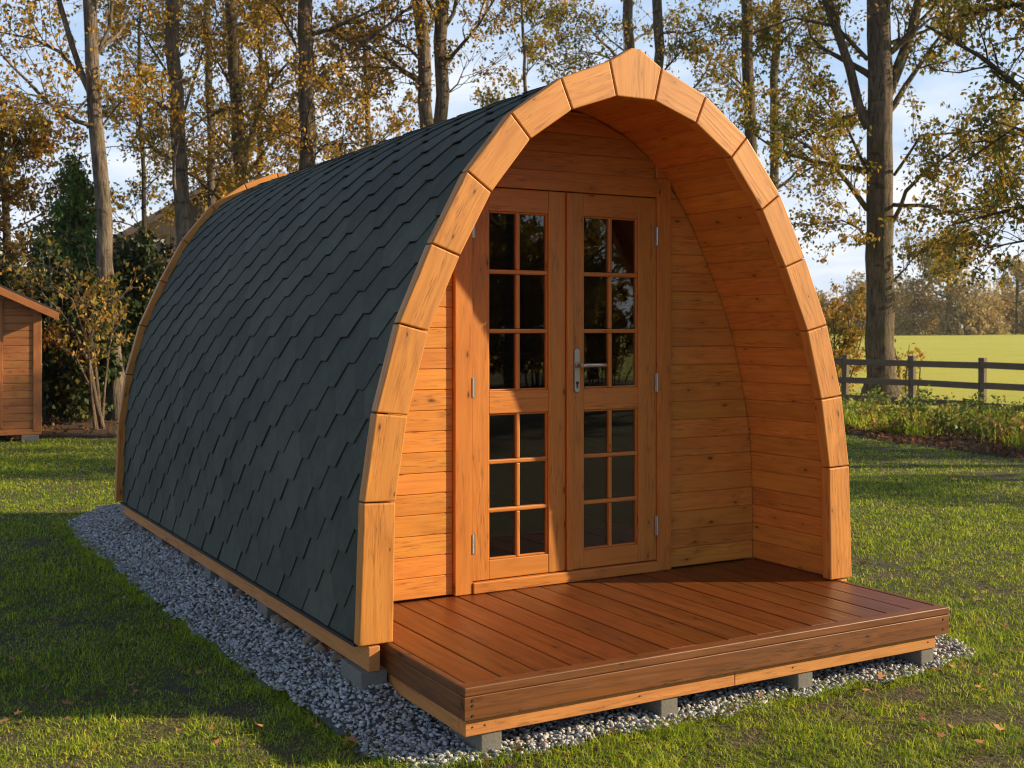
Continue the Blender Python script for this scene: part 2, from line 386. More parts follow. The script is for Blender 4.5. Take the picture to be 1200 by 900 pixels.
# shingles: every tab its own thin piece, lapped over the row below
def shingles():
    V, F = [], []
    y0, y1, ex, w = .056, LEN - .054, .1, .302
    rows = int(roof_arc.L / ex) + 1
    for side in (1, -1):
        for k in range(-1, rows):
            s0 = .004 + k * ex
            for j in range(-1, 15):
                yc = y0 + (j + (.5 if k % 2 else 0)) * w + .02 + random.uniform(-.003, .003)
                sj = s0 + random.uniform(-.002, .002); lift = random.uniform(0, .002); skew = random.uniform(-.002, .002)
                prof_pts = [(sj, .041), (sj + .05, .077), (sj + .1, .112), (sj + .155, .15), (sj + .2, .15)]
                L = [(s, yc - h) for s, h in prof_pts]; Rr = [(s, yc + h) for s, h in prof_pts]
                if yc + .15 < y0 or yc - .15 > y1: continue
                if sj > roof_arc.L - .03: continue
                ids = []
                for lay in (0, 1):
                    row = []
                    for (a, b) in zip(L, Rr):
                        for q, (s, y) in enumerate((a, b)):
                            s = min(max(s, 0), roof_arc.L); y = min(max(y, y0), y1)
                            p, n = roof_arc.at(s)
                            t = (s - sj) / .2
                            h = .0025 + (.0105 + lift) * (1 - min(1, t)) + (skew if q else -skew) * (1 - t) - (0 if lay == 0 else .0048)
                            x = (p.x + n.x * h) * side; z = p.y + n.y * h
                            row.append(len(V)); V.append((x, y, z))
                    ids.append(row)
                top, bot = ids
                fl = (side == 1)
                def f(*q): F.append(list(q) if fl else list(q)[::-1])
                for i in range(4):
                    a, b, c, d = top[2 * i], top[2 * i + 1], top[2 * i + 3], top[2 * i + 2]; f(a, b, c, d)
                    f(bot[2 * i], top[2 * i], top[2 * i + 2], bot[2 * i + 2])
                    f(top[2 * i + 1], bot[2 * i + 1], bot[2 * i + 3], top[2 * i + 3])
                f(bot[0], bot[1], top[1], top[0])
    # ridge caps
    yy = y0
    while yy < y1 - .02:
        b = len(V); e = min(yy + .2, y1)
        for y, h in ((yy, .016), (e, .008)):
            for s in (-.14, -.07, 0, .07, .14):
                p, n = roof_arc.at(roof_arc.L - abs(s)); V.append((p.x * (1 if s >= 0 else -1) + (0 if s == 0 else n.x * h * math.copysign(1, s)), y, p.y + n.y * h))
        for y, h in ((yy, .009),):
            for s in (-.14, -.07, 0, .07, .14):
                p, n = roof_arc.at(roof_arc.L - abs(s)); V.append((p.x * (1 if s >= 0 else -1), y, p.y + h))
        for i in range(4):
            F.append([b + i, b + i + 1, b + 6 + i, b + 5 + i]); F.append([b + 10 + i, b + 11 + i, b + i + 1, b + i])
        yy += .13
    me = bpy.data.meshes.new('shingle_roof'); me.from_pydata(V, [], F); me.update()
    link('shingle_roof', me, M_shingle, pod)
shingles()

# porch lining: boards along the pod, following the arch
inn_half = smooth_half(INN[:-1] + [(.1, 2.298), (0, 2.305)])
lin_in = Arc(offset_half(inn_half, .052)); lin_out = offset_half(inn_half, .07)
def lin_width(z):
    P = lin_in.P
    for a, b in zip(P, P[1:]):
        if a.y <= z <= b.y: return a.x + (b.x - a.x) * (z - a.y) / max(1e-6, b.y - a.y)
    return P[0].x if z < P[0].y else 0
YW = .579
m = MB(); nb = int(round(lin_in.L / .088)); st = lin_in.L / nb
for side in (1, -1):
    for k in range(nb):
        a, na = lin_in.at(k * st + .0004); b, nb_ = lin_in.at((k + 1) * st - .0004)
        q = [(a.x, a.y), (b.x, b.y), (b.x + nb_.x * .017, b.y + nb_.y * .017), (a.x + na.x * .017, a.y + na.y * .017)]
        m.prism([(side * x, .0535, z) for x, z in q], (0, YW + .04 - .0535, 0), (0, 1, 0), .0042)
m.build('porch_lining', M_pine, pod)
# inside of the cabin
m = MB()
ia = Arc(offset_half(inn_half, .05))
for side in (1, -1):
    for k in range(24):
        a, na = ia.at(k * ia.L / 24); b, nb_ = ia.at((k + 1) * ia.L / 24 - .001)
        q = [(a.x, a.y), (b.x, b.y), (b.x + nb_.x * .012, b.y + nb_.y * .012), (a.x + na.x * .012, a.y + na.y * .012)]
        m.prism([(side * x, .64, z) for x, z in q], (0, 3.3, 0), (0, 1, 0), 0)
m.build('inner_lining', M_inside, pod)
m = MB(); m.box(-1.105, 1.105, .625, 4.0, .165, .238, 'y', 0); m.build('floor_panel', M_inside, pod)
def wall_planks(y0, y1, mat, name, hole, dz=.0869, z0=.2455, bev=.0035):
    m = MB(); z = z0
    while z < 2.335:
        z1 = min(z + dz, 2.345); w0, w1 = lin_width(z) - .002, max(.02, lin_width(z1) - .002)
        def put(xa0, xb0, xa1, xb1):
            m.prism([(xa0, y0, z), (xb0, y0, z), (xb1, y0, z1 - .0006), (xa1, y0, z1 - .0006)], (0, y1 - y0, 0), (1, 0, 0), bev)
        if hole and z1 < 2.075: put(-w0, hole[0], -w1, hole[0]); put(hole[1], w0, hole[1], w1)
        elif hole and z < 2.12: put(-w0, hole[1] - .082, -w1, hole[1] - .082); put(hole[1] + .001, w0, hole[1] + .001, w1)
        else: put(-w0, w0, -w1, w1)
        z = z1
    return m
m = wall_planks(YW, YW + .026, M_pine, 'front_wall', (-.535, .604))
m.prism([(-1.10, .606, .246), (-.54, .606, .246), (-.54, .606, 2.0), (-.62, .606, 1.9), (-1.04, .606, 1.0)], (0, .014, 0), (1, 0, 0), 0)
m.prism([(1.10, .606, .246), (.606, .606, .246), (.606, .606, 1.9), (1.04, .606, 1.0)], (0, .014, 0), (1, 0, 0), 0)
m.prism([(-.60, .606, 2.07), (.60, .606, 2.07), (.1, .606, 2.33), (-.1, .606, 2.33)], (0, .014, 0), (1, 0, 0), 0)
m.build('front_wall', M_pine, pod)
m = wall_planks(3.95, 4.0, M_pine, 'rear_wall', None, bev=0); m.build('rear_wall', M_pine, pod)
m = MB(); m.box(.523, .603, .566, .604, 2.0715, 2.156, 'x', .003); m.build('corner_block', M_door, pod)

# door frame
fr = empty('door_frame', (0, 0, 0)); fr.parent = pod
for x0, x1 in ((-.534, -.4505), (.5245, .603)):
    m = MB(); m.box(x0, x1, .560, .63, .2415, 2.0705, 'z', .003, 2); m.build('frame_post', M_door, fr)
m = MB(); m.box(-.4495, .5235, .564, .63, 1.984, 2.0705, 'x', .003, 2); m.build('frame_head', M_door, fr)
m = MB(); m.box(-.4495, .5235, .553, .63, .2415, .289, 'x', .004, 2); m.build('threshold', M_door, fr)

def leaf(x0, x1, gx0, gx1, mx, right):
    y0, y1 = .570, .612; z0, z1 = .293, 1.980
    d = MB()
    d.box(x0, gx0, y0, y1, z0, z1, 'z', .003, 2); d.box(gx1, x1, y0, y1, z0, z1, 'z', .003, 2)
    for a, b in ((z0, .375), (1.005, 1.102), (1.880, z1)): d.box(gx0 + .0004, gx1 - .0004, y0 + .0015, y1 - .0015, a, b, 'x', .003, 2)
    D = d.build('door', M_door, pod)
    for (za, zb, hz, nm) in ((1.102, 1.880, (1.361, 1.618), 'upper_muntins'), (.375, 1.005, (.587, .796), 'lower_muntins')):
        m = MB(); t = .0095
        cuts = [za] + list(hz) + [zb]
        for q0, q1 in zip(cuts, cuts[1:]): m.box(mx - t, mx + t, .577, .605, q0 + (t if q0 != za else 0) + .0003, q1 - (t if q1 != zb else 0) - .0003, 'z', .005, 2)
        for h in hz: m.box(gx0, gx1, .5765, .6055, h - t, h + t, 'x', .005, 2)
        # glazing beads
        for xx in (gx0, gx1 - .008): m.box(xx, xx + .008, .580, .602, za, zb, 'z', .002)
        for zz in (za, zb - .008): m.box(gx0 + .0085, gx1 - .0085, .580, .602, zz, zz + .008, 'x', .002)
        m.build(nm, M_door, D)
        for xa, xb in ((gx0, mx), (mx, gx1)):
            for q0, q1 in zip(cuts, cuts[1:]):
                g = MB(); g.box(xa + .001, xb - .001, .590, .594, q0 + .001, q1 - .001, 'x', 0); g.build('glass_pane', M_glass, D)
    if right:
        m = MB(); m.box(.0255, .0555, .557, .5695, z0, z1 - .003, 'z', .003, 2); m.build('cover_strip', M_door, D)
    hx = x1 + .0015 if right else x0 - .0015
    for hz in (1.803, 1.121, .453):
        m = MB(); m.cyl((hx, .561, hz - .042), (hx, .561, hz + .042), .0052, 12, .001); m.box(hx - .012, hx + .012, .5625, .5700, hz - .045, hz + .045, 'z', 0)
        m.build('hinge', M_steel, D)
    return D
dl = leaf(-.4475, .0235, -.366, -.065, -.2165, False)
dr = leaf(.0275, .5215, .120, .421, .2695, True)
m = MB(); m.prism([(.080 + .0135 * math.cos(a) , .562, z + .0135 * math.sin(a)) for z, r in ((1.2705, (0, math.pi)), (1.0985, (math.pi, 2 * math.pi))) for a in np.linspace(r[0], r[1], 9)], (0, .008, 0), (0, 0, 1), .0015)
m.build('handle_plate', M_steel, dr)
m = MB(); m.cyl((.080, .5615, 1.208), (.080, .553, 1.208), .0125, 20, .001); m.cyl((.080, .5535, 1.208), (.080, .516, 1.208), .0095, 16)
# lever: a softly tapered bar, returned at the end
P = [(.080, .514, 1.208), (.090, .510, 1.2085), (.12, .509, 1.209), (.16, .510, 1.209), (.200, .512, 1.208), (.207, .514, 1.2075)]
bm = bmesh.new(); rings = []
for i, p in enumerate(P):
    ry, rz = (.008, .0095) if 0 < i < 5 else (.005, .006)
    rings.append([bm.verts.new((p[0], p[1] + ry * math.cos(a), p[2] + rz * math.sin(a))) for a in np.linspace(0, 2 * math.pi, 12, endpoint=False)])
for a, b in zip(rings, rings[1:]):
    for k in range(12): bm.faces.new((a[k], a[(k + 1) % 12], b[(k + 1) % 12], b[k]))
bm.faces.new(rings[0]); bm.faces.new(rings[-1]); bmesh.ops.recalc_face_normals(bm, faces=bm.faces[:])
m.add_bm(bm, (1, 0, 0), smooth=True); m.build('handle_lever', M_steel, dr)
m = MB(); m.cyl((.080, .5618, 1.128), (.080, .5600, 1.128), .0078, 16); m.box(.0768, .0832, .5602, .5618, 1.106, 1.128, 'z', 0); m.build('keyhole', M_dark, dr)

# deck
DX0, DX1, DY0 = -1.09, 1.125, -.601
deck = empty('deck', (0, 0, 0)); deck.parent = pod
m = MB(); nbd = 16; bw = (DX1 - DX0 - .028 - .028) / nbd
for i in range(nbd):
    xa = DX0 + .028 + i * bw
    m.box(xa + .0028, xa + bw - .0028, DY0 + .0545, .5775, .212, .2395 + random.uniform(-.0008, .0008), 'y', .003, 2)
m.build('decking_boards', M_deck, deck)
m = MB(); m.box(DX0, DX1, DY0, DY0 + .052, .2115, .2412, 'x', .004, 2); m.build('nosing_board', M_fascia, deck)
for xa in (DX0, DX1 - .026):
    m = MB(); m.box(xa, xa + .026, DY0 + .0535, .5775, .2115, .2405, 'y', .003, 2); m.build('edge_board', M_fascia, deck)
m = MB(); m.box(DX0, DX1, DY0 + .001, DY0 + .024, .135, .2105, 'x', .003, 2); m.build('fascia_board', M_fascia, deck)
for xa in (DX0, DX1 - .023):
    m = MB(); m.box(xa + .0005, xa + .0235, DY0 + .0255, .56, .1355, .2105, 'y', .003, 2); m.build('fascia_board', M_fascia, deck)
m = MB(); m.box(DX0 + .014, .02, DY0 + .022, DY0 + .067, .078, .134, 'x', .003, 2); m.box(.0212, DX1 - .056, DY0 + .022, DY0 + .067, .078, .134, 'x', .003, 2); m.build('support_beam', M_beam, deck)
for xa in (DX0 + .014, DX1 - .056 - .045):
    m = MB(); m.box(xa, xa + .045, DY0 + .0685, .56, .078, .134, 'y', .003, 2); m.build('support_beam', M_beam, deck)
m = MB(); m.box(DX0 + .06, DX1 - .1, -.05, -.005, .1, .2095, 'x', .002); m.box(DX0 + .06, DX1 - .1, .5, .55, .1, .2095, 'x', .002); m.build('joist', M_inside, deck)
for xa, zs in ((DX0 + .03, (.198, .182, .15)), (DX1 - .035, (.195, .155))):
    for z in zs:
        m = MB(); m.cyl((xa, DY0 - .0012, z), (xa, DY0 + .004, z), .0042, 8); m.build('screw_head', M_dark, deck)
for xa in (DX0 + .04, DX0 + .085, -.4, .3, DX1 - .1):
    m = MB(); m.cyl((xa, DY0 + .0205, .106), (xa, DY0 + .026, .106), .003, 8); m.build('screw_head', M_dark, deck)
# side sill beams
for s in (-1, 1):
    xa, xb = sorted((s * 1.163, s * 1.119))
    m = MB(); m.box(xa, xb, -.004, LEN, .152, .2405, 'y', .003, 2); m.build('sill_beam', M_beam, pod)
    m = MB(); m.box(*sorted((s * 1.165, s * 1.195)), .056, LEN - .054, .232, .243, 'y', 0); m.build('drip_edge', M_dark, pod)
m = MB(); m.box(-1.117, 1.117, LEN - .045, LEN, .152, .2405, 'x', .003); m.build('sill_beam', M_beam, pod)
m = MB(); m.box(-1.117, 1.117, .566, .61, .10, .2095, 'x', .003); m.build('sill_beam', M_beam, pod)

# concrete blocks under the pod
def block(x0, x1, y0, y1, top, label):
    me = MB(); me.box(x0, x1, y0, y1, -.03, top, 'x', .004, 2)
    c = Vector(((x0 + x1) / 2, (y0 + y1) / 2, 0)); me.v = [tuple(Vector(v) - c) for v in me.v]
    o = me.build('concrete_block', M_conc, None, c); o.rotation_euler.z = random.uniform(-.03, .03)
    tag(o, label, 'block', 'concrete blocks under the pod')
for xc, lb in ((-.975, 'grey concrete block under the left front corner of the deck'), (-.27, 'concrete block under the deck front, second from the left'),
               (.37, 'concrete block under the deck front, third from the left'), (1.03, 'concrete block under the right front corner of the deck, in dry gravel')):
    block(xc - .038, xc + .038, DY0 + .03, DY0 + .26, .0775, lb)
def y_on_side(u, v, X=-1.16):
    a = (u - 600) / FPX; rx = CP * a + SP; ry = -SP * a + CP; return CAM.y + ry * (X - CAM.x) / rx
block(-1.185, -1.085, .005, .22, .1515, 'grey concrete block under the left end of the sill beam, beside the front arch')
for k, u in enumerate((307, 262, 243, 218, 186, 164)):
    y = y_on_side(u, 0)
    block(-1.16, -1.08, y - .06, y + .07, .1515, ['concrete block under the shaded side beam, nearest to the front after the corner one', 'small concrete block under the side beam between two others at mid length',
          'concrete block under the side beam, just behind the mid length of the wall', 'concrete block under the side beam, third from the rear corner',
          'concrete block under the side beam, second from the rear corner', 'concrete block under the rear left corner of the pod'][k])
def rock(name, loc, r, seed, mat, label, cat, group):
    rr = random.Random(seed); bm = bmesh.new(); bmesh.ops.create_icosphere(bm, subdivisions=2, radius=1)
    ax = [Vector((rr.uniform(-1, 1), rr.uniform(-1, 1), rr.uniform(-1, 1))).normalized() for _ in range(7)]; th = [rr.uniform(.55, .85) for _ in ax]
    sc = (r * rr.uniform(.9, 1.4), r * rr.uniform(.9, 1.4), r * rr.uniform(.7, .95))
    for v in bm.verts:
        for a, t in zip(ax, th):
            d = v.co.dot(a)
            if d > t: v.co -= a * (d - t)
        v.co = Vector((v.co.x * sc[0], v.co.y * sc[1], v.co.z * sc[2]))
    me = bpy.data.meshes.new(name); bm.to_mesh(me); bm.free()
    o = link(name, me, mat, None, loc); tag(o, label, cat, group); return o
for k, (u, r) in enumerate(((200, .05), (227, .045), (285, .055), (331, .06), (343, .05), (368, .07), (381, .05), (398, .045))):
    y = y_on_side(u, 0, -1.12)
    rock('brown_stone', (-1.13, y, .105), r * .62, k, M_stone, ['small brown stone below the side beam near the rear corner', 'small brown stone between two concrete blocks towards the rear', 'brown stone under the middle of the side beam',
         'rounded brown stone under the side beam, rearmost of a pair', 'brown stone under the side beam, front one of a pair', 'largest brown stone wedged under the side beam', 'brown stone just in front of the largest stone under the side beam', 'small brown stone beside the front corner block'][k], 'stone', 'brown stones under the side beam')

# ------------------------------------------------------------------ ground
def sheet(name, pts, z, mat, kind='structure'):
    me = bpy.data.meshes.new(name); me.from_pydata([(x, y, z) for x, y in pts], [], [list(range(len(pts)))]); me.update()
    o = link(name, me, mat); tag(o, kind=kind); return o
S = 1500
sheet('lawn', [(-S, -S), (S, -S), (S, S), (-S, S)], 0, M_lawn)
# gravel bed outline (wavy)
def gravel_edge():
    pts = [(-1.25, -.57), (-1.11, -.60), (-.91, -.63), (-.58, -.61), (-.41, -.655), (-.18, -.64), (.05, -.64), (.5, -.615), (.73, -.65), (1.05, -.615), (1.34, -.54), (1.47, -.33), (1.45, .3), (1.4, 2), (1.4, 4.6), (-.2, 4.75), (-1.0, 4.85), (-1.40, 4.9), (-1.46, 3.94), (-1.42, 3.08), (-1.43, 2.3), (-1.41, 1.9), (-1.42, 1.4), (-1.39, .98), (-1.38, .68), (-1.37, .3), (-1.35, .05), (-1.33, -.15), (-1.33, -.37)]
    o = []; n = len(pts)
    for i in range(n):
        a = Vector(pts[i]); b = Vector(pts[(i + 1) % n]); k = max(2, int((b - a).length / .06))
        for j in range(k): o.append(a.lerp(b, j / k))
    for i, p in enumerate(o):
        w = .012 * math.sin(i * .9) + .012 * math.sin(i * 2.3 + 1) + random.uniform(-.014, .014)
        p += Vector((p.x, p.y - 2)).normalized() * w
    return o
GE = gravel_edge(); GEn = np.array([(p.x, p.y) for p in GE])
def inside(x, y, P):
    c = np.zeros(len(x), bool); n = len(P)
    for i in range(n):
        x0, y0 = P[i]; x1, y1 = P[(i + 1) % n]
        if y0 == y1: continue
        k = (y0 > y) != (y1 > y); k &= x < (x1 - x0) * (y - y0) / (y1 - y0) + x0; c ^= k
    return c
def mound(x, y):
    # the gravel is heaped against the pod along its left side
    return np.clip((x + 1.41) / .25, 0, 1) ** 1.1 * np.clip((y + .42) / .42, 0, 1) ** 1.3 * np.clip((.2 - x) / .6, 0, 1) * (.084 + .004 * np.clip(y, 0, 4.2))
def bed():
    xs = np.arange(-1.8, 1.7, .05); ys = np.arange(-.8, 5.0, .05); X, Y = np.meshgrid(xs, ys); X, Y = X.ravel(), Y.ravel()
    Z = .006 + mound(X, Y); W_ = len(xs); idx = np.arange(len(X)).reshape(len(ys), W_)
    Q = np.stack([idx[:-1, :-1], idx[:-1, 1:], idx[1:, 1:], idx[1:, :-1]], -1).reshape(-1, 4)
    cx, cy_ = X[Q].mean(1), Y[Q].mean(1); Q = Q[inside(cx, cy_, GEn)]
    tag(link('gravel_bed', np_mesh('gravel_bed', np.stack([X, Y, Z], 1), Q, True), M_bed), kind='structure')
bed()
# fence line and the field behind it
FP = [base(990 - 79 * 2, 23), base(990 - 79, 21.6), base(990, 20.4), base(1069, 19.5), base(1151, 18.4), base(1236, 17.35), base(1325, 16.3)]
fdir = (FP[5] - FP[2]).normalized()
A = FP[0] - fdir * 60; B = FP[6] + fdir * 40; nrm = Vector((-fdir.y, fdir.x, 0))
if nrm.dot(Vector((SP, CP, 0))) < 0: nrm = -nrm
def field():
    V, F = [], []; dist = [0, 3, 10, 25, 60, 100, 140, 200, 400, 900]; hz = [.004, .006, .05, .2, .6, .98, 1.25, 1.3, 1.0, -.5]
    along = np.linspace(-1, 2, 13)
    for d, h in zip(dist, hz):
        for t in along:
            p = A.lerp(B, t * (1 + d * .01)) + nrm * (d + .15); V.append((p.x, p.y, h))
    n = len(along)
    for i in range(len(dist) - 1):
        for j in range(n - 1): F.append((i * n + j, i * n + j + 1, (i + 1) * n + j + 1, (i + 1) * n + j))
    me = bpy.data.meshes.new('field'); me.from_pydata(V, [], F); me.update(); me.polygons.foreach_set('use_smooth', [True] * len(F))
    tag(link('field', me, M_field), kind='structure')
field()
def field_z(p):
    d = (p - A).dot(nrm); return float(np.interp(d, [0, 3, 10, 25, 60, 100, 140, 200, 400, 900], [.004, .006, .05, .2, .6, .98, 1.25, 1.3, 1.0, -.5]))
# litter strips: along the fence and along the hedge at the back of the lawn
strip_r = [on_ground(*q) for q in ((930, 505), (985, 508), (1050, 520), (1120, 528), (1200, 541), (1330, 560))]
SR = [(p.x, p.y) for p in strip_r] + [(q.x, q.y) for q in (FP[6], FP[5], FP[4], FP[3], FP[2], FP[1])]
sheet('leaf_strip', SR, .005, M_soil)
SL = [(p.x, p.y) for p in [on_ground(*q) for q in ((-260, 530), (-100, 521), (0, 517), (60, 514), (135, 513), (260, 512), (500, 512), (700, 500), (700, 448), (400, 452), (100, 458), (-300, 465))]]
sheet('hedge_floor', SL, .005, M_soil)

def gravel():
    n = 135000
    x = rng.uniform(-1.75, 1.65, n); y = rng.uniform(-.8, 5.0, n)
    k = inside(x, y, GEn) & ~((np.abs(x) < 1.0) & (y > -.25) & (y < 4.5)) & ~((x > 1.0) & (y > 1.5))
    # a few strays outside
    x, y = x[k], y[k]; n = len(x)
    base_v = np.array([(1, 0, 0), (-1, 0, 0), (0, 1, 0), (0, -1, 0), (0, 0, 1), (0, 0, -1), (.6, .6, .55), (-.6, .6, .5), (.6, -.6, .5), (-.6, -.6, .55), (.62, .6, -.5), (-.6, .6, -.5), (.6, -.6, -.5), (-.6, -.6, -.5)])
    tri = np.array([(4, 6, 0), (4, 0, 8), (4, 8, 3), (4, 3, 9), (4, 9, 1), (4, 1, 7), (4, 7, 2), (4, 2, 6), (0, 6, 10), (6, 2, 10), (0, 12, 8), (8, 12, 3), (9, 3, 13), (1, 9, 13), (7, 1, 11), (2, 7, 11), (0, 10, 12), (2, 11, 10), (1, 13, 11), (3, 12, 13), (5, 12, 10), (5, 10, 11), (5, 11, 13), (5, 13, 12)])
    r = .0042 + .0062 * rng.random(n) ** 1.4 * np.where(rng.random(n) < .12, 1.35, 1)
    V = np.repeat(base_v[None], n, 0) * (1 + rng.uniform(-.48, .42, (n, 14, 1)))
    V *= np.stack([r * rng.uniform(.9, 1.5, n), r * rng.uniform(.75, 1.1, n), r * rng.uniform(.5, .8, n)], 1)[:, None]
    V = rot(V, rng.uniform(0, 6.28, n), rng.normal(0, .35, n), rng.normal(0, .35, n))
    V[..., 0] += x[:, None]; V[..., 1] += y[:, None]; V[..., 2] += (rng.uniform(.004, .02, n) + mound(x, y))[:, None]
    F = tri[None] + (np.arange(n) * 14)[:, None, None]
    o = link('gravel_stones', np_mesh('gravel_stones', V.reshape(-1, 3), F.reshape(-1, 3)), M_gravel)
    tag(o, 'loose grey crushed gravel spread around the base of the pod', 'gravel', kind='stuff')
def rot(V, az, tx, ty):
    """rotate (n,k,3) by tilt tx about x, ty about y, then az about z"""
    c, s = np.cos(tx)[:, None], np.sin(tx)[:, None]; x, y, z = V[..., 0], V[..., 1], V[..., 2]
    y, z = y * c - z * s, y * s + z * c
    c, s = np.cos(ty)[:, None], np.sin(ty)[:, None]; x, z = x * c + z * s, -x * s + z * c
    c, s = np.cos(az)[:, None], np.sin(az)[:, None]; x, y = x * c - y * s, x * s + y * c
    return np.stack([x, y, z], -1)
gravel()

def vnoise(x, y, f, seed):
    g = np.random.default_rng(seed).random((64, 64)); X = x * f; Y = y * f
    i, j = np.floor(X).astype(int), np.floor(Y).astype(int); u, v = X - i, Y - j
    u = u * u * (3 - 2 * u); v = v * v * (3 - 2 * v); i %= 64; j %= 64; i1, j1 = (i + 1) % 64, (j + 1) % 64
    return (g[i, j] * (1 - u) + g[i1, j] * u) * (1 - v) + (g[i, j1] * (1 - u) + g[i1, j1] * u) * v
SRn, SLn = np.array(SR), np.array(SL)
def blades(n, x, y, h, w, lean, az=None):
    az = rng.uniform(0, 2 * np.pi, n) if az is None else az; la = az + rng.normal(0, .6, n)
    dx, dy = np.cos(az), np.sin(az); px, py = -np.sin(la), np.cos(la)
    V = np.zeros((n, 5, 3))
    for i, (t, ww) in enumerate(((0, 1), (0, -1), (.55, .75), (.55, -.75), (1, 0))):
        b = lean * h * t ** 2
        V[:, i, 0] = x + dx * b + px * w * ww * .5; V[:, i, 1] = y + dy * b + py * w * ww * .5
        V[:, i, 2] = h * (t - .35 * np.minimum(lean, 1.2) * t ** 2) - .004
    o = np.arange(n) * 5
    Q = np.stack([o, o + 1, o + 3, o + 2], 1); T = np.stack([o + 2, o + 3, o + 4], 1)
    return V.reshape(-1, 3), [Q, T]
def lawn_grass():
    n = 880000
    e0, e1 = 3.1 ** .3, 27 ** .3
    r = (e0 + rng.random(n) * (e1 - e0)) ** (1 / .3)
    th = PSI + rng.uniform(-R(31), R(31), n)
    x = CAM.x + r * np.sin(th); y = CAM.y + r * np.cos(th)
    k = ~inside(x, y, GEn) & ~inside(x, y, SRn) & ~inside(x, y, SLn) & (y < 14.5)
    k &= ((x - A.x) * nrm.x + (y - A.y) * nrm.y) < .1
    patch = vnoise(x, y, 1.7, 3) * .4 + vnoise(x, y, 6.5, 4) * .35 + vnoise(x, y, 17., 12) * .25
    near_front = (y < -.55) & (x < 2.2)
    bare = np.where(near_front, .535, .36)
    k &= patch + rng.random(n) * .22 > bare
    x, y, r, patch = x[k], y[k], r[k], patch[k]; n = len(x)
    h = (.010 + .027 * rng.random(n) ** 1.5) * (.2 + 1.6 * patch) * (.75 + .5 * vnoise(x, y, 9., 21)) * np.where(rng.random(n) < .03, 1.7, 1)
    w = rng.uniform(.0022, .0042, n) * np.clip(r / 5, 1, 4)
    # ragged tufts hanging over the edge of the gravel
    m = 30000; i = rng.integers(0, len(GEn), m); e = GEn[i] + rng.normal(0, .034, (m, 2)); tuft = vnoise(e[:, 0], e[:, 1], 5., 6); kk = (tuft + rng.random(m) * .2 > .48) & ~((np.abs(e[:, 0]) < 1.3) & (e[:, 1] > 4.3))
    e = e[kk]; x = np.concatenate([x, e[:, 0]]); y = np.concatenate([y, e[:, 1]]); h = np.concatenate([h, rng.uniform(.015, .05, len(e))]); w = np.concatenate([w, rng.uniform(.0025, .004, len(e))]); n = len(x)
    V, F = blades(n, x, y, h, w, rng.uniform(.2, 1.7, n))
    o = link('lawn_grass', np_mesh('lawn_grass', V, F), M_grass)
    tag(o, 'short tufty green lawn grass around the pod', 'grass', kind='stuff')
lawn_grass()
def dead_straw():
    n = 60000; e0, e1 = 3.1 ** .3, 14 ** .3
    r = (e0 + rng.random(n) * (e1 - e0)) ** (1 / .3); th = PSI + rng.uniform(-R(31), R(31), n)
    x = CAM.x + r * np.sin(th); y = CAM.y + r * np.cos(th); k = ~inside(x, y, GEn) & ~inside(x, y, SRn) & ~inside(x, y, SLn)
    p = vnoise(x, y, 1.7, 3) * .4 + vnoise(x, y, 6.5, 4) * .35 + vnoise(x, y, 17., 12) * .25
    k &= rng.random(n) < np.clip((.60 - p) * 4.5, .05, 1); x, y, r = x[k], y[k], r[k]; n = len(x)
    V, F = blades(n, x, y, rng.uniform(.012, .03, n), rng.uniform(.002, .0038, n) * np.clip(r / 5, 1, 3), rng.uniform(1.2, 2.6, n))
    tag(link('dead_straw', np_mesh('dead_straw', V, F), M_straw), 'dry straw coloured thatch showing through the worn lawn', 'dead grass', kind='stuff')
dead_straw()

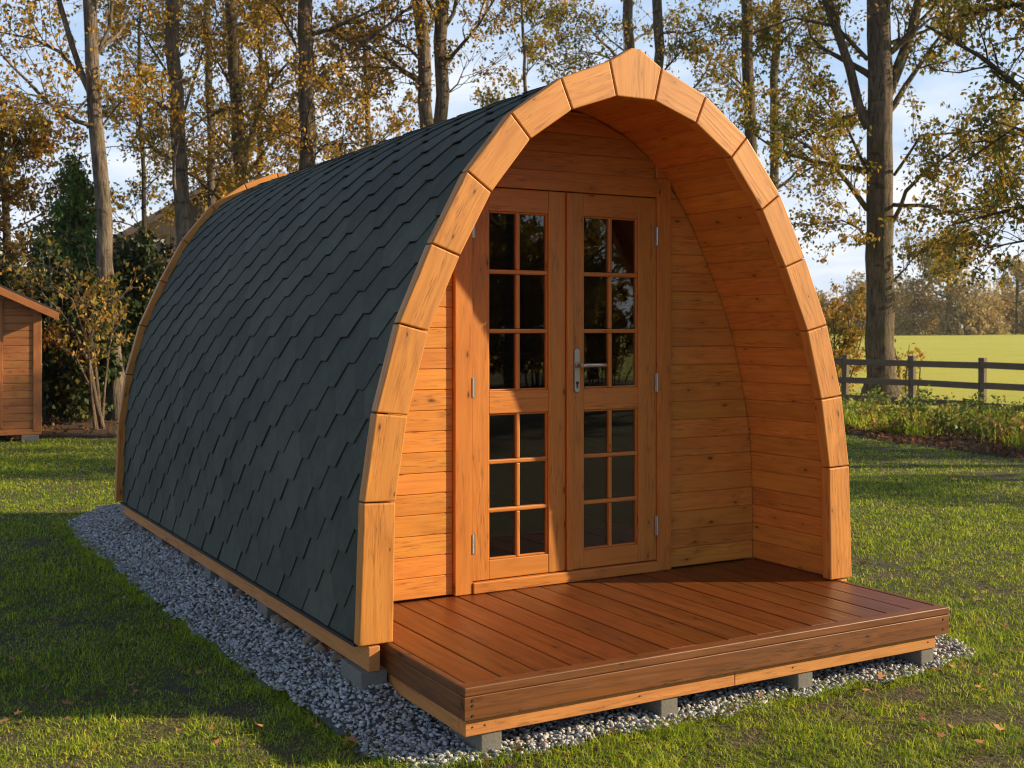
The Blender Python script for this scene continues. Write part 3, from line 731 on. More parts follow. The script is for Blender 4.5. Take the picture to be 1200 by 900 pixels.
# ------------------------------------------------------------------ vegetation
class Tree:
    """branches as tapered tubes, leaves as small folded faces"""
    def __init__(s, origin, seed):
        s.o = np.array(origin, float); s.r = np.random.default_rng(seed); s.V = []; s.F = []; s.nv = 0; s.LP = []; s.LD = []
    def tube(s, P, rad, n):
        P = np.array(P, float); k = len(P); T = np.gradient(P, axis=0); T /= np.linalg.norm(T, axis=1)[:, None] + 1e-9
        ref = np.array([0, 0, 1.]) if abs(T[0, 2]) < .8 else np.array([1., 0, 0])
        A_ = np.cross(T, ref); A_ /= np.linalg.norm(A_, axis=1)[:, None] + 1e-9; B_ = np.cross(T, A_)
        a = np.linspace(0, 2 * np.pi, n, endpoint=False); rad = np.array(rad)
        ring = P[:, None] + rad[:, None, None] * (np.cos(a)[None, :, None] * A_[:, None] + np.sin(a)[None, :, None] * B_[:, None])
        s.V.append(ring.reshape(-1, 3)); i = np.arange(k - 1)[:, None] * n; j = np.arange(n)[None]; j1 = (j + 1) % n
        s.F.append((np.stack([i + j, i + j1, i + n + j1, i + n + j], -1).reshape(-1, 4)) + s.nv); s.nv += k * n
    def wander(s, p, d, L, k, bend, up):
        P = [np.array(p, float)]; d = np.array(d, float); d /= np.linalg.norm(d)
        for _ in range(k):
            d = d + s.r.normal(0, bend, 3) + np.array([0, 0, up]); d /= np.linalg.norm(d); P.append(P[-1] + d * L / k)
        return np.array(P)
    def along(s, P, t):
        q = t * (len(P) - 1); i = min(int(q), len(P) - 2); return P[i] + (P[i + 1] - P[i]) * (q - i), P[i + 1] - P[i]
    def side(s, T, spread):
        T = T / (np.linalg.norm(T) + 1e-9); q = s.r.normal(0, 1, 3); q -= T * q.dot(T); q /= np.linalg.norm(q) + 1e-9
        return T * math.cos(spread) + q * math.sin(spread)
    def leaves_on(s, P, n, spread):
        t = s.r.uniform(.15, 1.05, n) * (len(P) - 1); i = np.clip(t.astype(int), 0, len(P) - 2); f = (t - i)[:, None]
        s.LP.append(P[i] * (1 - f) + P[i + 1] * f + s.r.normal(0, spread, (n, 3)))
    def limb(s, P, r0, r1, subs=7, sub_len=1.2, twigs=5, leaves=16, n=7, from_t=.25, droop=0.):
        k = len(P); s.tube(P, np.linspace(r0, r1, k), n)
        for _ in range(subs):
            t = s.r.uniform(from_t, 1); p, T = s.along(P, t); L = sub_len * s.r.uniform(.55, 1.2) * (1.15 - .4 * t)
            Q = s.wander(p, s.side(T, s.r.uniform(.5, 1.1)) + np.array([0, 0, .1 - droop]), L, 5, .2, .03 - droop * .3)
            rr = max(.006, (r0 + (r1 - r0) * t) * .42); s.tube(Q, np.linspace(rr, .004, 6), 4)
            for _ in range(twigs):
                p2, T2 = s.along(Q, s.r.uniform(.2, 1)); W = s.wander(p2, s.side(T2, s.r.uniform(.4, 1.)) + np.array([0, 0, -droop]), L * s.r.uniform(.3, .55), 3, .25, -droop * .4)
                s.tube(W, [.005, .004, .003, .002], 3); s.leaves_on(W, leaves, .055)
            s.leaves_on(Q, leaves // 2, .06)
    aspect = 1.
    def leaf_mesh(s, name, size, flat=.0, drop=0.):
        P = np.concatenate(s.LP); n = len(P)
        if drop: k = s.r.random(n) > drop; P = P[k]; n = len(P)
        L = size * s.r.uniform(.6, 1.25, n); W = L * s.r.uniform(.5, .8, n) * s.aspect
        B = np.zeros((n, 4, 3)); B[:, 1] = np.stack([L * .45, W * .5, L * .12], 1); B[:, 2, 0] = L; B[:, 3] = np.stack([L * .45, -W * .5, L * .12], 1)
        B = rot(B, s.r.uniform(0, 6.28, n), s.r.normal(0, 1.0 - flat, n), s.r.normal(.5, .9 - flat * .5, n)) + P[:, None] - s.o
        F = np.arange(n * 4).reshape(n, 4); return np_mesh(name, B.reshape(-1, 3), F)
    def wood_mesh(s, name):
        V = np.concatenate(s.V) - s.o; return np_mesh(name, V, np.concatenate(s.F), True)
    def build(s, name, label, cat, bark_m, leaf_m, size, group=None, flat=0., drop=0., trunk='trunk', crown='crown'):
        e = empty(name, tuple(s.o), label, cat, group)
        link(trunk, s.wood_mesh(trunk), bark_m, e)
        if s.LP: link(crown, s.leaf_mesh(crown, size, flat, drop), leaf_m, e)
        return e

def px_path(pts, d, wob=.0, r=None, dd=0.):
    P = [np.array(at(u, v, d + dd * i / (len(pts) - 1))) for i, (u, v) in enumerate(pts)]
    # refine
    o = []
    for a, b in zip(P, P[1:]):
        k = max(1, int(np.linalg.norm(b - a) / .45))
        for j in range(k): o.append(a + (b - a) * j / k)
    o.append(P[-1]); o = np.array(o)
    if wob and r is not None: o[1:-1] += r.normal(0, wob, (len(o) - 2, 3))
    return o
TREES = 'autumn trees standing behind the pod'
def photo_tree(name, label, pts, d, r0, r1, bark_m, leaf_m, seed, limbs=(), auto=12, z0=2.2, llen=2.4, leaves=16, size=.075, top=4.5, subs=7, cat='tree', flare=1.5, group=TREES, droop=0., twigs=5, drop=0., sub_len=1.1, face=None):
    b = on_b = base(pts[0][0], d, 0)
    T = Tree(b, seed); P = px_path(pts, d, .015, T.r); P[0][2] = -.1
    if top: # continue upward out of the picture
        dv = P[-1] - P[-2]; Q = T.wander(P[-1], dv + np.array([0, 0, .3]), top, 8, .05, .05); P = np.concatenate([P, Q[1:]])
    hz = P[:, 2]; rad = r0 + (r1 - r0) * np.clip(hz / hz.max(), 0, 1); rad[0] *= flare; rad[hz < .35] *= 1.12
    T.tube(P, rad, 12)
    for lp, lr, kw in limbs:
        a = px_path(lp, d, .02, T.r, kw.get('dd', 0))
        if 'ext' in kw: a = np.concatenate([a, T.wander(a[-1], a[-1] - a[-2], kw['ext'], 5, .1, .05)[1:]])
        T.limb(a, lr, lr * .25, kw.get('subs', 9), kw.get('sub_len', 1.1), twigs + 1, max(5, int(leaves * .8)), 8, kw.get('from_t', .15), droop)
    zs = np.linspace(z0, P[-1][2] - .3, auto) if auto else []
    for z in zs:
        z = z + T.r.uniform(-.25, .25); i = np.clip(np.searchsorted(P[:, 2], z), 1, len(P) - 1); f = (z - P[i - 1][2]) / (P[i][2] - P[i - 1][2] + 1e-6)
        p = P[i - 1] + (P[i] - P[i - 1]) * f; az = T.r.uniform(0, 6.28); el = T.r.uniform(.15, .8)
        L = llen * T.r.uniform(.6, 1.15) * (1.1 - .6 * z / P[-1][2])
        r_here = r0 + (r1 - r0) * z / P[-1][2]
        Q = T.wander(p, (math.cos(az) * math.cos(el), math.sin(az) * math.cos(el), math.sin(el)), L, 7, .13, .05 - droop)
        T.limb(Q, r_here * T.r.uniform(.25, .45), .008, subs, sub_len, twigs + 1, max(5, int(leaves * .68)), 6, .2, droop)
    return T.build(name, label, cat, bark_m, leaf_m, size, group, 0., drop)

# left group
photo_tree('autumn_tree', 'pale forked tree with golden leaves between the small shed and the pod', [(141, 492), (134, 430), (127, 350), (122, 260), (116, 180), (112, 110), (106, 40), (103, -40)], 18, .135, .07, M_bark_birch, L_gold, 11,
    limbs=[([(113, 125), (98, 90), (84, 50), (66, -10)], .055, {'ext': 2.}), ([(100, 95), (70, 60), (35, 42), (-10, 36)], .035, {'subs': 11}), ([(108, 110), (90, 130), (50, 120), (0, 150)], .022, {'subs': 10, 'dd': -.8}),
           ([(118, 150), (140, 120), (160, 125)], .018, {'subs': 6}), ([(110, 70), (128, 30), (134, -30)], .03, {'ext': 1})], auto=9, z0=4.6, llen=2.2, leaves=15)
photo_tree('autumn_tree', 'straight pale trunk behind the rear end of the roof, second from the shed', [(217, 500), (216, 360), (214, 250), (209, 150), (203, 60), (198, -40)], 20, .15, .085, M_bark_birch, L_gold, 12,
    limbs=[([(210, 150), (224, 100), (240, 60), (262, 20)], .03, {}), ([(206, 100), (180, 60), (158, 20)], .028, {}), ([(213, 200), (240, 215), (275, 205)], .02, {'subs': 8})], auto=10, z0=3.2, llen=2.2, leaves=14)
photo_tree('autumn_tree', 'slender pale tree between two thicker trunks above the rear of the pod', [(250, 480), (249, 300), (247, 200), (245, 100), (242, -40)], 24, .095, .055, M_bark_birch, L_bronze, 13, limbs=[([(247, 190), (268, 150), (290, 110)], .025, {})], auto=10, z0=4, llen=1.9, leaves=11)
photo_tree('autumn_tree', 'brown trunk with a long limb reaching right, above the rear of the roof', [(292, 480), (288, 300), (282, 200), (276, 110), (270, 20), (268, -50)], 22, .135, .085, M_bark, L_gold, 14,
    limbs=[([(283, 205), (292, 160), (310, 110), (345, 60), (352, 40)], .045, {'subs': 12}), ([(282, 215), (310, 180), (335, 130)], .03, {'subs': 10}), ([(262, 240), (250, 225), (236, 212), (228, 195)], .03, {}), ([(276, 110), (255, 70), (240, 30)], .03, {})], auto=9, z0=3.4, llen=2.3, leaves=16)
photo_tree('autumn_tree', 'thick brown tree standing behind the middle of the roof with bronze leaves', [(364, 480), (363, 300), (361, 200), (359, 110), (357, 30), (356, -40)], 20, .155, .10, M_bark, L_gold, 15,
    limbs=[([(362, 105), (380, 85), (400, 68), (440, 40)], .045, {'subs': 12, 'ext': 1.5}), ([(358, 75), (340, 40), (318, 0)], .035, {}), ([(362, 130), (345, 150), (318, 165)], .022, {'subs': 9}), ([(361, 190), (385, 170), (415, 165), (450, 178)], .022, {'subs': 10})], auto=9, z0=3.4, llen=2.3, leaves=15)
photo_tree('autumn_tree', 'left trunk of the close pair above the middle of the roof, leaning slightly left', [(508, 480), (506, 300), (502, 190), (499, 120), (494, 50), (487, -40)], 20.5, .13, .10, M_bark_birch, L_bronze, 16,
    limbs=[([(498, 75), (475, 55), (440, 38), (405, 48)], .035, {'subs': 11}), ([(499, 95), (470, 80), (430, 78), (380, 80)], .022, {'subs': 11}), ([(500, 120), (485, 100), (460, 95)], .02, {'subs': 6})], auto=7, z0=5.6, llen=2.2, leaves=11)
photo_tree('autumn_tree', 'right trunk of the close pair above the middle of the roof, upright', [(510, 480), (511, 300), (513, 190), (516, 110), (517, 50), (520, -40)], 20.2, .13, .095, M_bark, L_bronze, 17,
    limbs=[([(517, 40), (530, 15), (538, -20)], .04, {'ext': 1.5}), ([(514, 120), (535, 100), (548, 70)], .02, {'subs': 7})], auto=7, z0=5.8, llen=2.0, leaves=10)
photo_tree('young_tree', 'small far tree with airy crown, between the paired trunks and the arch peak', [(617, 430), (617, 300), (617, 200), (616, 120), (614, 60), (612, 20)], 34, .12, .03, M_bark, L_olive, 18, auto=16, z0=4.2, llen=2.6, leaves=14, size=.12, top=1., sub_len=1.2)
photo_tree('autumn_tree', 'grey trunk directly behind the peak of the arch, left one of two', [(738, 470), (738, 200), (738, 80), (736, -30)], 27, .14, .10, M_bark_birch, L_olive, 19, limbs=[([(737, 80), (700, 60), (660, 80)], .025, {}), ([(738, 100), (700, 95), (655, 60)], .02, {})], auto=9, z0=6.2, llen=2.6, leaves=12, size=.085)
photo_tree('autumn_tree', 'grey trunk just right of the arch peak with green leaves, right one of two', [(775, 470), (774, 200), (772, 90), (770, -30)], 25, .125, .09, M_bark_birch, L_olive, 20, limbs=[([(772, 90), (800, 60), (840, 30)], .025, {})], auto=9, z0=6, llen=2.4, leaves=12, size=.085)
photo_tree('autumn_tree', 'grey brown trunk right of the arch, left of the slim pale trunk', [(882, 480), (881, 300), (879, 150), (876, 60), (874, -40)], 25, .145, .10, M_bark, L_olive, 21,
    limbs=[([(879, 110), (850, 80), (815, 55)], .025, {}), ([(878, 70), (905, 40), (935, 25)], .025, {})], auto=9, z0=5.0, llen=2.3, leaves=13, size=.085)
photo_tree('autumn_tree', 'pale slim trunk right of the arch, nearest to the big tree on its left', [(906, 480), (906, 300), (906, 180), (908, 90), (912, -40)], 27, .115, .08, M_bark_birch, L_olive, 22,
    limbs=[([(907, 90), (930, 70), (950, 30)], .02, {})], auto=9, z0=4.6, llen=2.2, leaves=11, size=.085)
photo_tree('big_tree', 'big thick trunked tree with wide forked limbs beside the rail fence', [(1034, 476), (1033, 440), (1032, 400), (1031, 300), (1031, 200), (1032, 120), (1030, 40), (1028, -40)], 22, .275, .17, M_bark, L_olive, 23,
    limbs=[([(1018, 150), (1008, 125), (994, 80), (982, 45), (962, -15)], .10, {'ext': 2.5, 'subs': 12}), ([(1040, 110), (1056, 70), (1068, 35), (1080, -15)], .11, {'ext': 2.5, 'subs': 12}),
           ([(1016, 245), (995, 212), (970, 188), (930, 162), (885, 150)], .055, {'subs': 14, 'dd': -1.5}), ([(1016, 280), (1005, 268), (985, 258), (955, 262)], .028, {'subs': 9, 'dd': -1}),
           ([(1046, 260), (1062, 225), (1085, 200), (1130, 170), (1190, 165)], .045, {'subs': 14, 'dd': -3.5, 'from_t': .42}), ([(1046, 240), (1075, 240), (1120, 250), (1180, 240)], .04, {'subs': 15, 'dd': -4, 'from_t': .4}),
           ([(1048, 205), (1080, 160), (1140, 155), (1205, 158)], .03, {'subs': 10, 'dd': -3, 'from_t': .4}), ([(1016, 130), (985, 140), (950, 150), (915, 165)], .03, {'subs': 12}), ([(1017, 70), (980, 30), (930, 20), (880, 40)], .045, {'subs': 14}),
           ([(1046, 330), (1060, 315), (1072, 300), (1085, 298)], .02, {'subs': 6}), ([(1045, 50), (1100, 30), (1140, 0)], .04, {'subs': 12, 'dd': 1.5}), ([(1016, 200), (990, 150), (960, 110), (930, 100)], .035, {'subs': 12, 'dd': 2})],
    auto=12, z0=4.3, llen=3.0, leaves=21, size=.085, group=None, subs=8, flare=1.7, top=5)
photo_tree('overhanging_tree', 'tree beyond the right edge whose long limbs hang into the sky', [(1330, 470), (1328, 300), (1325, 150), (1322, -40)], 15.5, .21, .14, M_bark_dark, L_olive, 24,
    limbs=[([(1323, 170), (1260, 130), (1200, 105), (1150, 70), (1085, 30)], .07, {'subs': 13}), ([(1324, 230), (1260, 180), (1190, 150), (1130, 190)], .045, {'subs': 14}), ([(1324, 260), (1260, 230), (1190, 245), (1120, 262)], .045, {'subs': 13, 'from_t': .3}),
           ([(1322, 80), (1260, 30), (1190, 10), (1120, 20)], .06, {'subs': 14}), ([(1325, 280), (1270, 262), (1215, 280), (1160, 290)], .035, {'subs': 14, 'from_t': .3}), ([(1322, 40), (1250, -10), (1190, -30)], .05, {'subs': 10})], auto=8, z0=5, llen=3, leaves=13, size=.08, group=None)
# background filler trees on the left, and the spruce
photo_tree('golden_tree', 'low golden brown tree at the left edge behind the shed', [(12, 490), (14, 400), (10, 300), (4, 200)], 23, .12, .05, M_bark_dark, L_bronze, 31, auto=22, z0=1.3, llen=2.3, leaves=22, size=.10, top=.6, sub_len=1.0, group=None)
photo_tree('golden_tree', 'far golden tree behind the pale trunks above the rear of the pod', [(300, 470), (302, 300), (305, 150), (305, 60)], 33, .14, .06, M_bark_dark, L_gold, 32, auto=24, z0=2, llen=2.8, leaves=16, size=.12, top=1.5, group=None)
photo_tree('golden_tree', 'far bronze tree between the thick trunk and the paired trunks', [(430, 470), (430, 300), (432, 150), (428, 60)], 36, .14, .06, M_bark_dark, L_bronze, 33, auto=22, z0=3, llen=2.8, leaves=12, size=.13, top=1, group=None)
photo_tree('golden_tree', 'thin dark leaved tree between the forked pale tree and the next trunk', [(172, 470), (170, 300), (166, 150), (163, 60)], 26, .07, .03, M_bark_dark, L_olive, 34, auto=16, z0=3.0, llen=1.7, leaves=9, size=.10, top=1, group=None)

def spruce(u, d, H, rb, seed, label):
    b = base(u, d); T = Tree(b, seed); o = np.array(b)
    T.tube(np.array([o + (0, 0, -.1), o + (0, 0, H * .5), o + (0, 0, H)]), [.10, .06, .01], 8)
    T.aspect = .42; z = .25
    while z < H - .05:
        k = T.r.integers(7, 11); L0 = rb * (1 - z / H) ** .85 + .08
        for a in T.r.uniform(0, 6.28, k):
            L = L0 * T.r.uniform(.75, 1.12); P = T.wander(o + (0, 0, z + T.r.uniform(-.08, .08)), (math.cos(a), math.sin(a), .18), L, 5, .08, -.07)
            T.tube(P, np.linspace(.014, .004, 6), 4); n = int(60 * L) + 10; T.leaves_on(P, n, .07); 
            for _ in range(int(L * 6)):
                p, t = T.along(P, T.r.uniform(.25, 1)); Q = T.wander(p, T.side(t, .9) * np.array([1, 1, .3]) + np.array([0, 0, -.1]), L * .3, 2, .1, -.05); T.leaves_on(Q, 22, .04)
        z += .15 + .1 * T.r.random()
    return T.build('spruce_tree', label, 'conifer', M_bark_dark, L_spruce, .13)
spruce(86, 20.2, 4.35, 1.25, 41, 'dark green conical spruce left of the forked pale tree')

def bush(name, label, u, d, w, h, seed, leaf_m, n_stem=10, leaves=40, size=.08, cat='bush', group=None, depth=None, z0=.2, bark_m=M_bark_dark, loc=None, twigs=5, subs=8):
    b = loc if loc is not None else base(u, d); T = Tree(b, seed); o = np.array(b)
    dp = depth or w * .8
    for k in range(n_stem):
        tx, ty = T.r.uniform(-1, 1), T.r.uniform(-1, 1)
        px = np.array([CP * tx * w * .4 + SP * ty * dp * .4, -SP * tx * w * .4 + CP * ty * dp * .4, 0.])
        tip = np.array([px[0] * 1.15, px[1] * 1.15, h * T.r.uniform(.7, 1.) * (1 - .35 * (tx * tx + ty * ty) * .5)])
        P = T.wander(o + px * .55 - (0, 0, .05), tip - px * .55, np.linalg.norm(tip - px * .55), 6, .09, 0)
        T.limb(P, .022, .006, subs, w * .22, twigs, leaves // 4, 5, .08)
    return T.build(name, label, cat, bark_m, leaf_m, size, group, trunk='stems', crown='foliage')
HED = 'evergreen bushes behind the shed'
bush('evergreen_bush', 'dense dark evergreen bush right beside the shed wall', 62, 17.2, 1.6, 3.0, 51, L_dark, 16, 60, .10, group=HED, depth=1.2, subs=11)
bush('evergreen_bush', 'dark evergreen bush behind the base of the forked pale tree', 112, 18.8, 1.7, 3.3, 52, L_dark, 16, 60, .10, group=HED, depth=1.2, subs=11)
bush('evergreen_bush', 'dark evergreen bush behind the shed roof at the left edge', 0, 18.5, 2.0, 3.0, 53, L_dark, 15, 50, .10, group=HED, subs=11)
bush('evergreen_bush', 'dark evergreen bush between the forked pale tree and the rear arch of the pod', 158, 19.5, 1.8, 2.9, 54, L_dark, 15, 50, .10, group=HED, subs=10)
bush('evergreen_bush', 'dark evergreen bush half hidden behind the rear of the pod', 205, 22, 2.2, 3.2, 55, L_dark, 14, 44, .11, group=HED, subs=9)
bush('autumn_bush', 'tall ochre bush behind the rear arch of the pod', 190, 24.5, 2.6, 3.9, 56, L_shrub, 14, 34, .10, depth=1.5)
bush('autumn_bush', 'golden bush left of the spruce, above the shed roof', 8, 22, 2.2, 3.3, 57, L_bronze, 13, 40, .095)
bush('autumn_bush', 'ochre bush behind the pod, right of the second pale trunk', 262, 26, 2.8, 4.0, 58, L_gold, 13, 34, .11)
bush('autumn_bush', 'ochre bush in front of the far house, between forked tree and second trunk', 166, 21.5, 1.4, 3.2, 59, L_shrub, 9, 28, .09)

# multi-stemmed yellow shrub leaning over the shed
def leaning_shrub():
    d = 16.3; b = base(117, d); T = Tree(b, 61)
    for pts, r in (([(118, 505), (112, 470), (103, 425), (88, 390), (74, 365), (50, 345), (20, 330)], .035), ([(119, 505), (114, 460), (108, 410), (96, 360), (80, 325), (50, 310)], .03), ([(121, 505), (124, 455), (128, 410), (131, 370), (140, 345)], .022),
                   ([(117, 505), (108, 450), (103, 405), (112, 370), (128, 345)], .022), ([(116, 505), (105, 455), (92, 420), (70, 400), (52, 372)], .02), ([(108, 420), (85, 350), (40, 320), (0, 310)], .018)):
        P = px_path(pts, d + T.r.uniform(-.4, .4), .02, T.r); P[0] = np.array(b) + T.r.normal(0, .04, 3) * (1, 1, 0) - (0, 0, .05) if pts[0][1] > 500 else P[0]
        T.limb(P, r, .006, 10, .6, 4, 4, 7, .33, .06)
    T.build('leaning_shrub', 'many stemmed shrub with yellow and pink leaves arching over the shed eave', 'shrub', M_bark, L_shrub, .075, trunk='stems', crown='foliage')
leaning_shrub()
bush('yellow_bush', 'yellow leaved bush behind the fence between the arch and the big tree', 975, 25.5, 2.0, 2.5, 62, L_shrub, 12, 34, .085, z0=.1)
bush('yellow_bush', 'small thin yellow bush at the foot of the big tree on its right', 1064, 23, .9, 1.5, 63, L_shrub, 6, 14, .08, subs=5)

# far hedge trees across the field
FAR = 'hedge trees across the far side of the field'
def far_tree(u, d, w, h, seed, kind, label, zlift=.0):
    h *= 1.3 if kind == 'open' else .98; b = base(u, d); b.z = field_z(b) - .1; T = Tree(b, seed); o = np.array(b)
    if kind == 'round':
        T.tube(np.array([o, o + (0, 0, h * .5)]), [w * .04, w * .02], 6); C = []
        for _ in range(34):
            q = T.r.normal(0, 1, 3); q /= np.linalg.norm(q); q *= T.r.uniform(.3, .85); C.append(o + np.array([q[0] * w * .42, q[1] * w * .42, h * .45 + q[2] * h * .52]))
        for a in T.r.uniform(0, 6.28, 13): C.append(o + np.array([math.cos(a) * w * .36, math.sin(a) * w * .36, h * T.r.uniform(.08, .2)]))
        for c in C:
            q = T.r.normal(0, 1, (120, 3)); q /= np.linalg.norm(q, axis=1)[:, None]; T.LP.append(c + q * np.array([w, w, h * .9]) * .17 * T.r.uniform(.6, 1.1, (120, 1)))
    else:
        T.tube(np.array([o, o + (0, 0, h * .45), o + (.2, 0, h * .9)]), [w * .035, w * .025, w * .006], 8)
        for _ in range(13):
            a = T.r.uniform(0, 6.28); z = h * T.r.uniform(.3, .8); L = w * .5 * T.r.uniform(.6, 1.1) * (1.1 - .5 * z / h)
            P = T.wander(o + (0, 0, z), (math.cos(a), math.sin(a), .45), L, 6, .15, .03)
            T.tube(P, np.linspace(w * .014, w * .003, 7), 5)
            for _ in range(7):
                p, t = T.along(P, T.r.uniform(.35, 1.05) if True else 0); q = T.r.normal(0, 1, (45, 3)); T.LP.append(p + q * w * .055)
    P = T.LP; return T.build('far_tree', label, 'tree', M_bark_dark, L_far, w * .05 if kind == 'round' else w * .042, FAR)
far_tree(1112, 120, 9.5, 9.0, 71, 'open', 'tallest spreading tree on the far side of the field, right of the big trunk')
far_tree(1192, 128, 6.5, 8.0, 72, 'open', 'thin far tree at the right edge across the field')
for k, (u, d, w, h, lb) in enumerate(((1071, 122, 6.5, 5.3, 'rounded brown bush tree across the field, nearest to the big trunk'), (1096, 126, 6, 5.6, 'rounded brown tree left of the tallest far tree'), (1135, 118, 6.5, 5.8, 'rounded brown tree just right of the tallest far tree'),
                                       (1158, 124, 6, 5.2, 'rounded brown tree between the tallest far tree and the thin right one'), (1186, 132, 7, 5.2, 'rounded brown tree under the thin tree at the right edge'), (1225, 120, 8, 6, 'rounded brown tree just beyond the right edge'),
                                       (1012, 135, 8, 5.5, 'grey brown far tree seen left of the big trunk'), (985, 140, 8, 5.0, 'grey brown far tree beside the right leg of the arch'), (1040, 138, 8, 5.2, 'grey brown far tree behind the big trunk'), (955, 138, 9, 5.5, 'grey brown far tree behind the right arch leg'))):
    far_tree(u, d, w * (.85, .8, 1., .72, .95, .8)[k % 6], h * (1.42, .95, 1.3, 1.0, 1.2, .82)[k % 6], 80 + k, 'round', lb)

# trees the doors mirror, and those whose shadows streak the lawn
def wood_tree(x, y, h, seed, label, leaf_m=L_olive, r=.16, llen=2.6, auto=14, z0=2.0, group='trees in front of the pod mirrored in its doors', leaves=15, size=.13):
    b = Vector((x, y, 0)); T = Tree(b, seed); o = np.array(b); P = T.wander(o - (0, 0, .1), (0, 0, 1), h, 9, .05, .05); T.tube(P, np.linspace(r, r * .25, 10), 9)
    for z in np.linspace(z0, h - .4, auto):
        i = min(int(z / h * 9), 8); p = P[i] + (P[i + 1] - P[i]) * (z / h * 9 - i); a = T.r.uniform(0, 6.28)
        Q = T.wander(p, (math.cos(a), math.sin(a), .5), llen * T.r.uniform(.7, 1.1) * (1.15 - .6 * z / h), 6, .12, .04); T.limb(Q, r * .3, .01, 7, 1.1, 4, leaves, 5, .2)
    return T.build('wood_tree', label, 'tree', M_bark_dark, leaf_m, size, group)
protos = [wood_tree(4, -17, 8.5, 91, 'tree across the lawn in front of the pod, mirrored in its doors'), wood_tree(7, -18.5, 9.5, 92, 'tree across the lawn in front of the pod, mirrored in its doors', L_bronze)]
for k, (x, y, s) in enumerate(((10, -17.5, 1), (13, -20, 1.1), (1, -19, .9), (8.5, -22, 1.2), (5.5, -22, 1.1), (11.5, -23, 1.15), (15.5, -22.5, 1.1), (-2, -21, 1))):
    c = copy_tree(protos[k % 2]); c.location = (x, y, 0); c.rotation_euler.z = k * 1.3; c.scale = (s, s, s)
hb = bush('dark_bush', 'dark bush across the lawn in front of the pod, mirrored in its doors', 0, 0, 3.4, 3.4, 95, L_bronze, 12, 40, .16, group='dark bushes mirrored in the doors', loc=Vector((3.5, -18, 0)))
for k, (x, y) in enumerate(((6.2, -18.5), (9, -18.8), (11.8, -19.5), (14.6, -20.5), (.8, -18.5), (7.5, -21), (10.5, -21.5))):
    c = copy_tree(hb); c.location = (x, y, 0); c.rotation_euler.z = k * .9; s = .9 + .15 * (k % 3); c.scale = (s, s, s * 1.05)
GS = 'trees to the right of the lawn casting the streaked shade'
t1 = wood_tree(16.5, -.6, 11.5, 101, 'tree right of the picture whose shade streaks the lawn', L_olive, .2, 3.0, 17, 1.8, GS, 13, .12)
for k, (x, y, s) in enumerate(((20.5, -2.2, 1.05), (24.5, -4.0, 1.0), (15, -14.8, .9), (19.5, -17, 1.0))):  # last pair is unseen, added to shade the lawn mirrored in the doors
    c = copy_tree(t1); c.location = (x, y, 0); c.rotation_euler.z = 1 + k * 1.9; c.scale = (s, s, s)

# ------------------------------------------------------------------ fence
fence = empty('rail_fence', tuple(FP[0]), 'dark weathered post and rail fence between the lawn and the field', 'fence')
f0 = FP[0]
for i, p in enumerate(FP):
    m = MB(); q = p - f0; g = fdir; n_ = nrm
    c = [q + g * a * .05 + n_ * b * .045 for a, b in ((-1, -1), (1, -1), (1, 1), (-1, 1))]; hh = .93 + random.uniform(-.015, .02)
    m.prism([(v.x, v.y, -.1) for v in c], (random.uniform(-.015, .015), random.uniform(-.015, .015), hh + .1), (0, 0, 1), .008, 1); m.build('fence_post', M_rail, fence)
for z in (.82, .50, .20):
    for a, b in zip(FP, FP[1:]):
        a2 = a - f0 - nrm * .064; b2 = b - f0 - nrm * .064; d = b2 - a2; j0, j1 = random.uniform(-.012, .012), random.uniform(-.012, .012); e = d * .003
        m = MB(); q = [a2 + e + nrm * s for s in (-.016, .016)]
        m.prism([(q[0].x, q[0].y, z - .05 + j0), (q[1].x, q[1].y, z - .05 + j0), (q[1].x, q[1].y, z + .05 + j0), (q[0].x, q[0].y, z + .05 + j0)], (d.x * .994, d.y * .994, j1 - j0), d, .004)
        m.build('fence_rail', M_rail, fence)

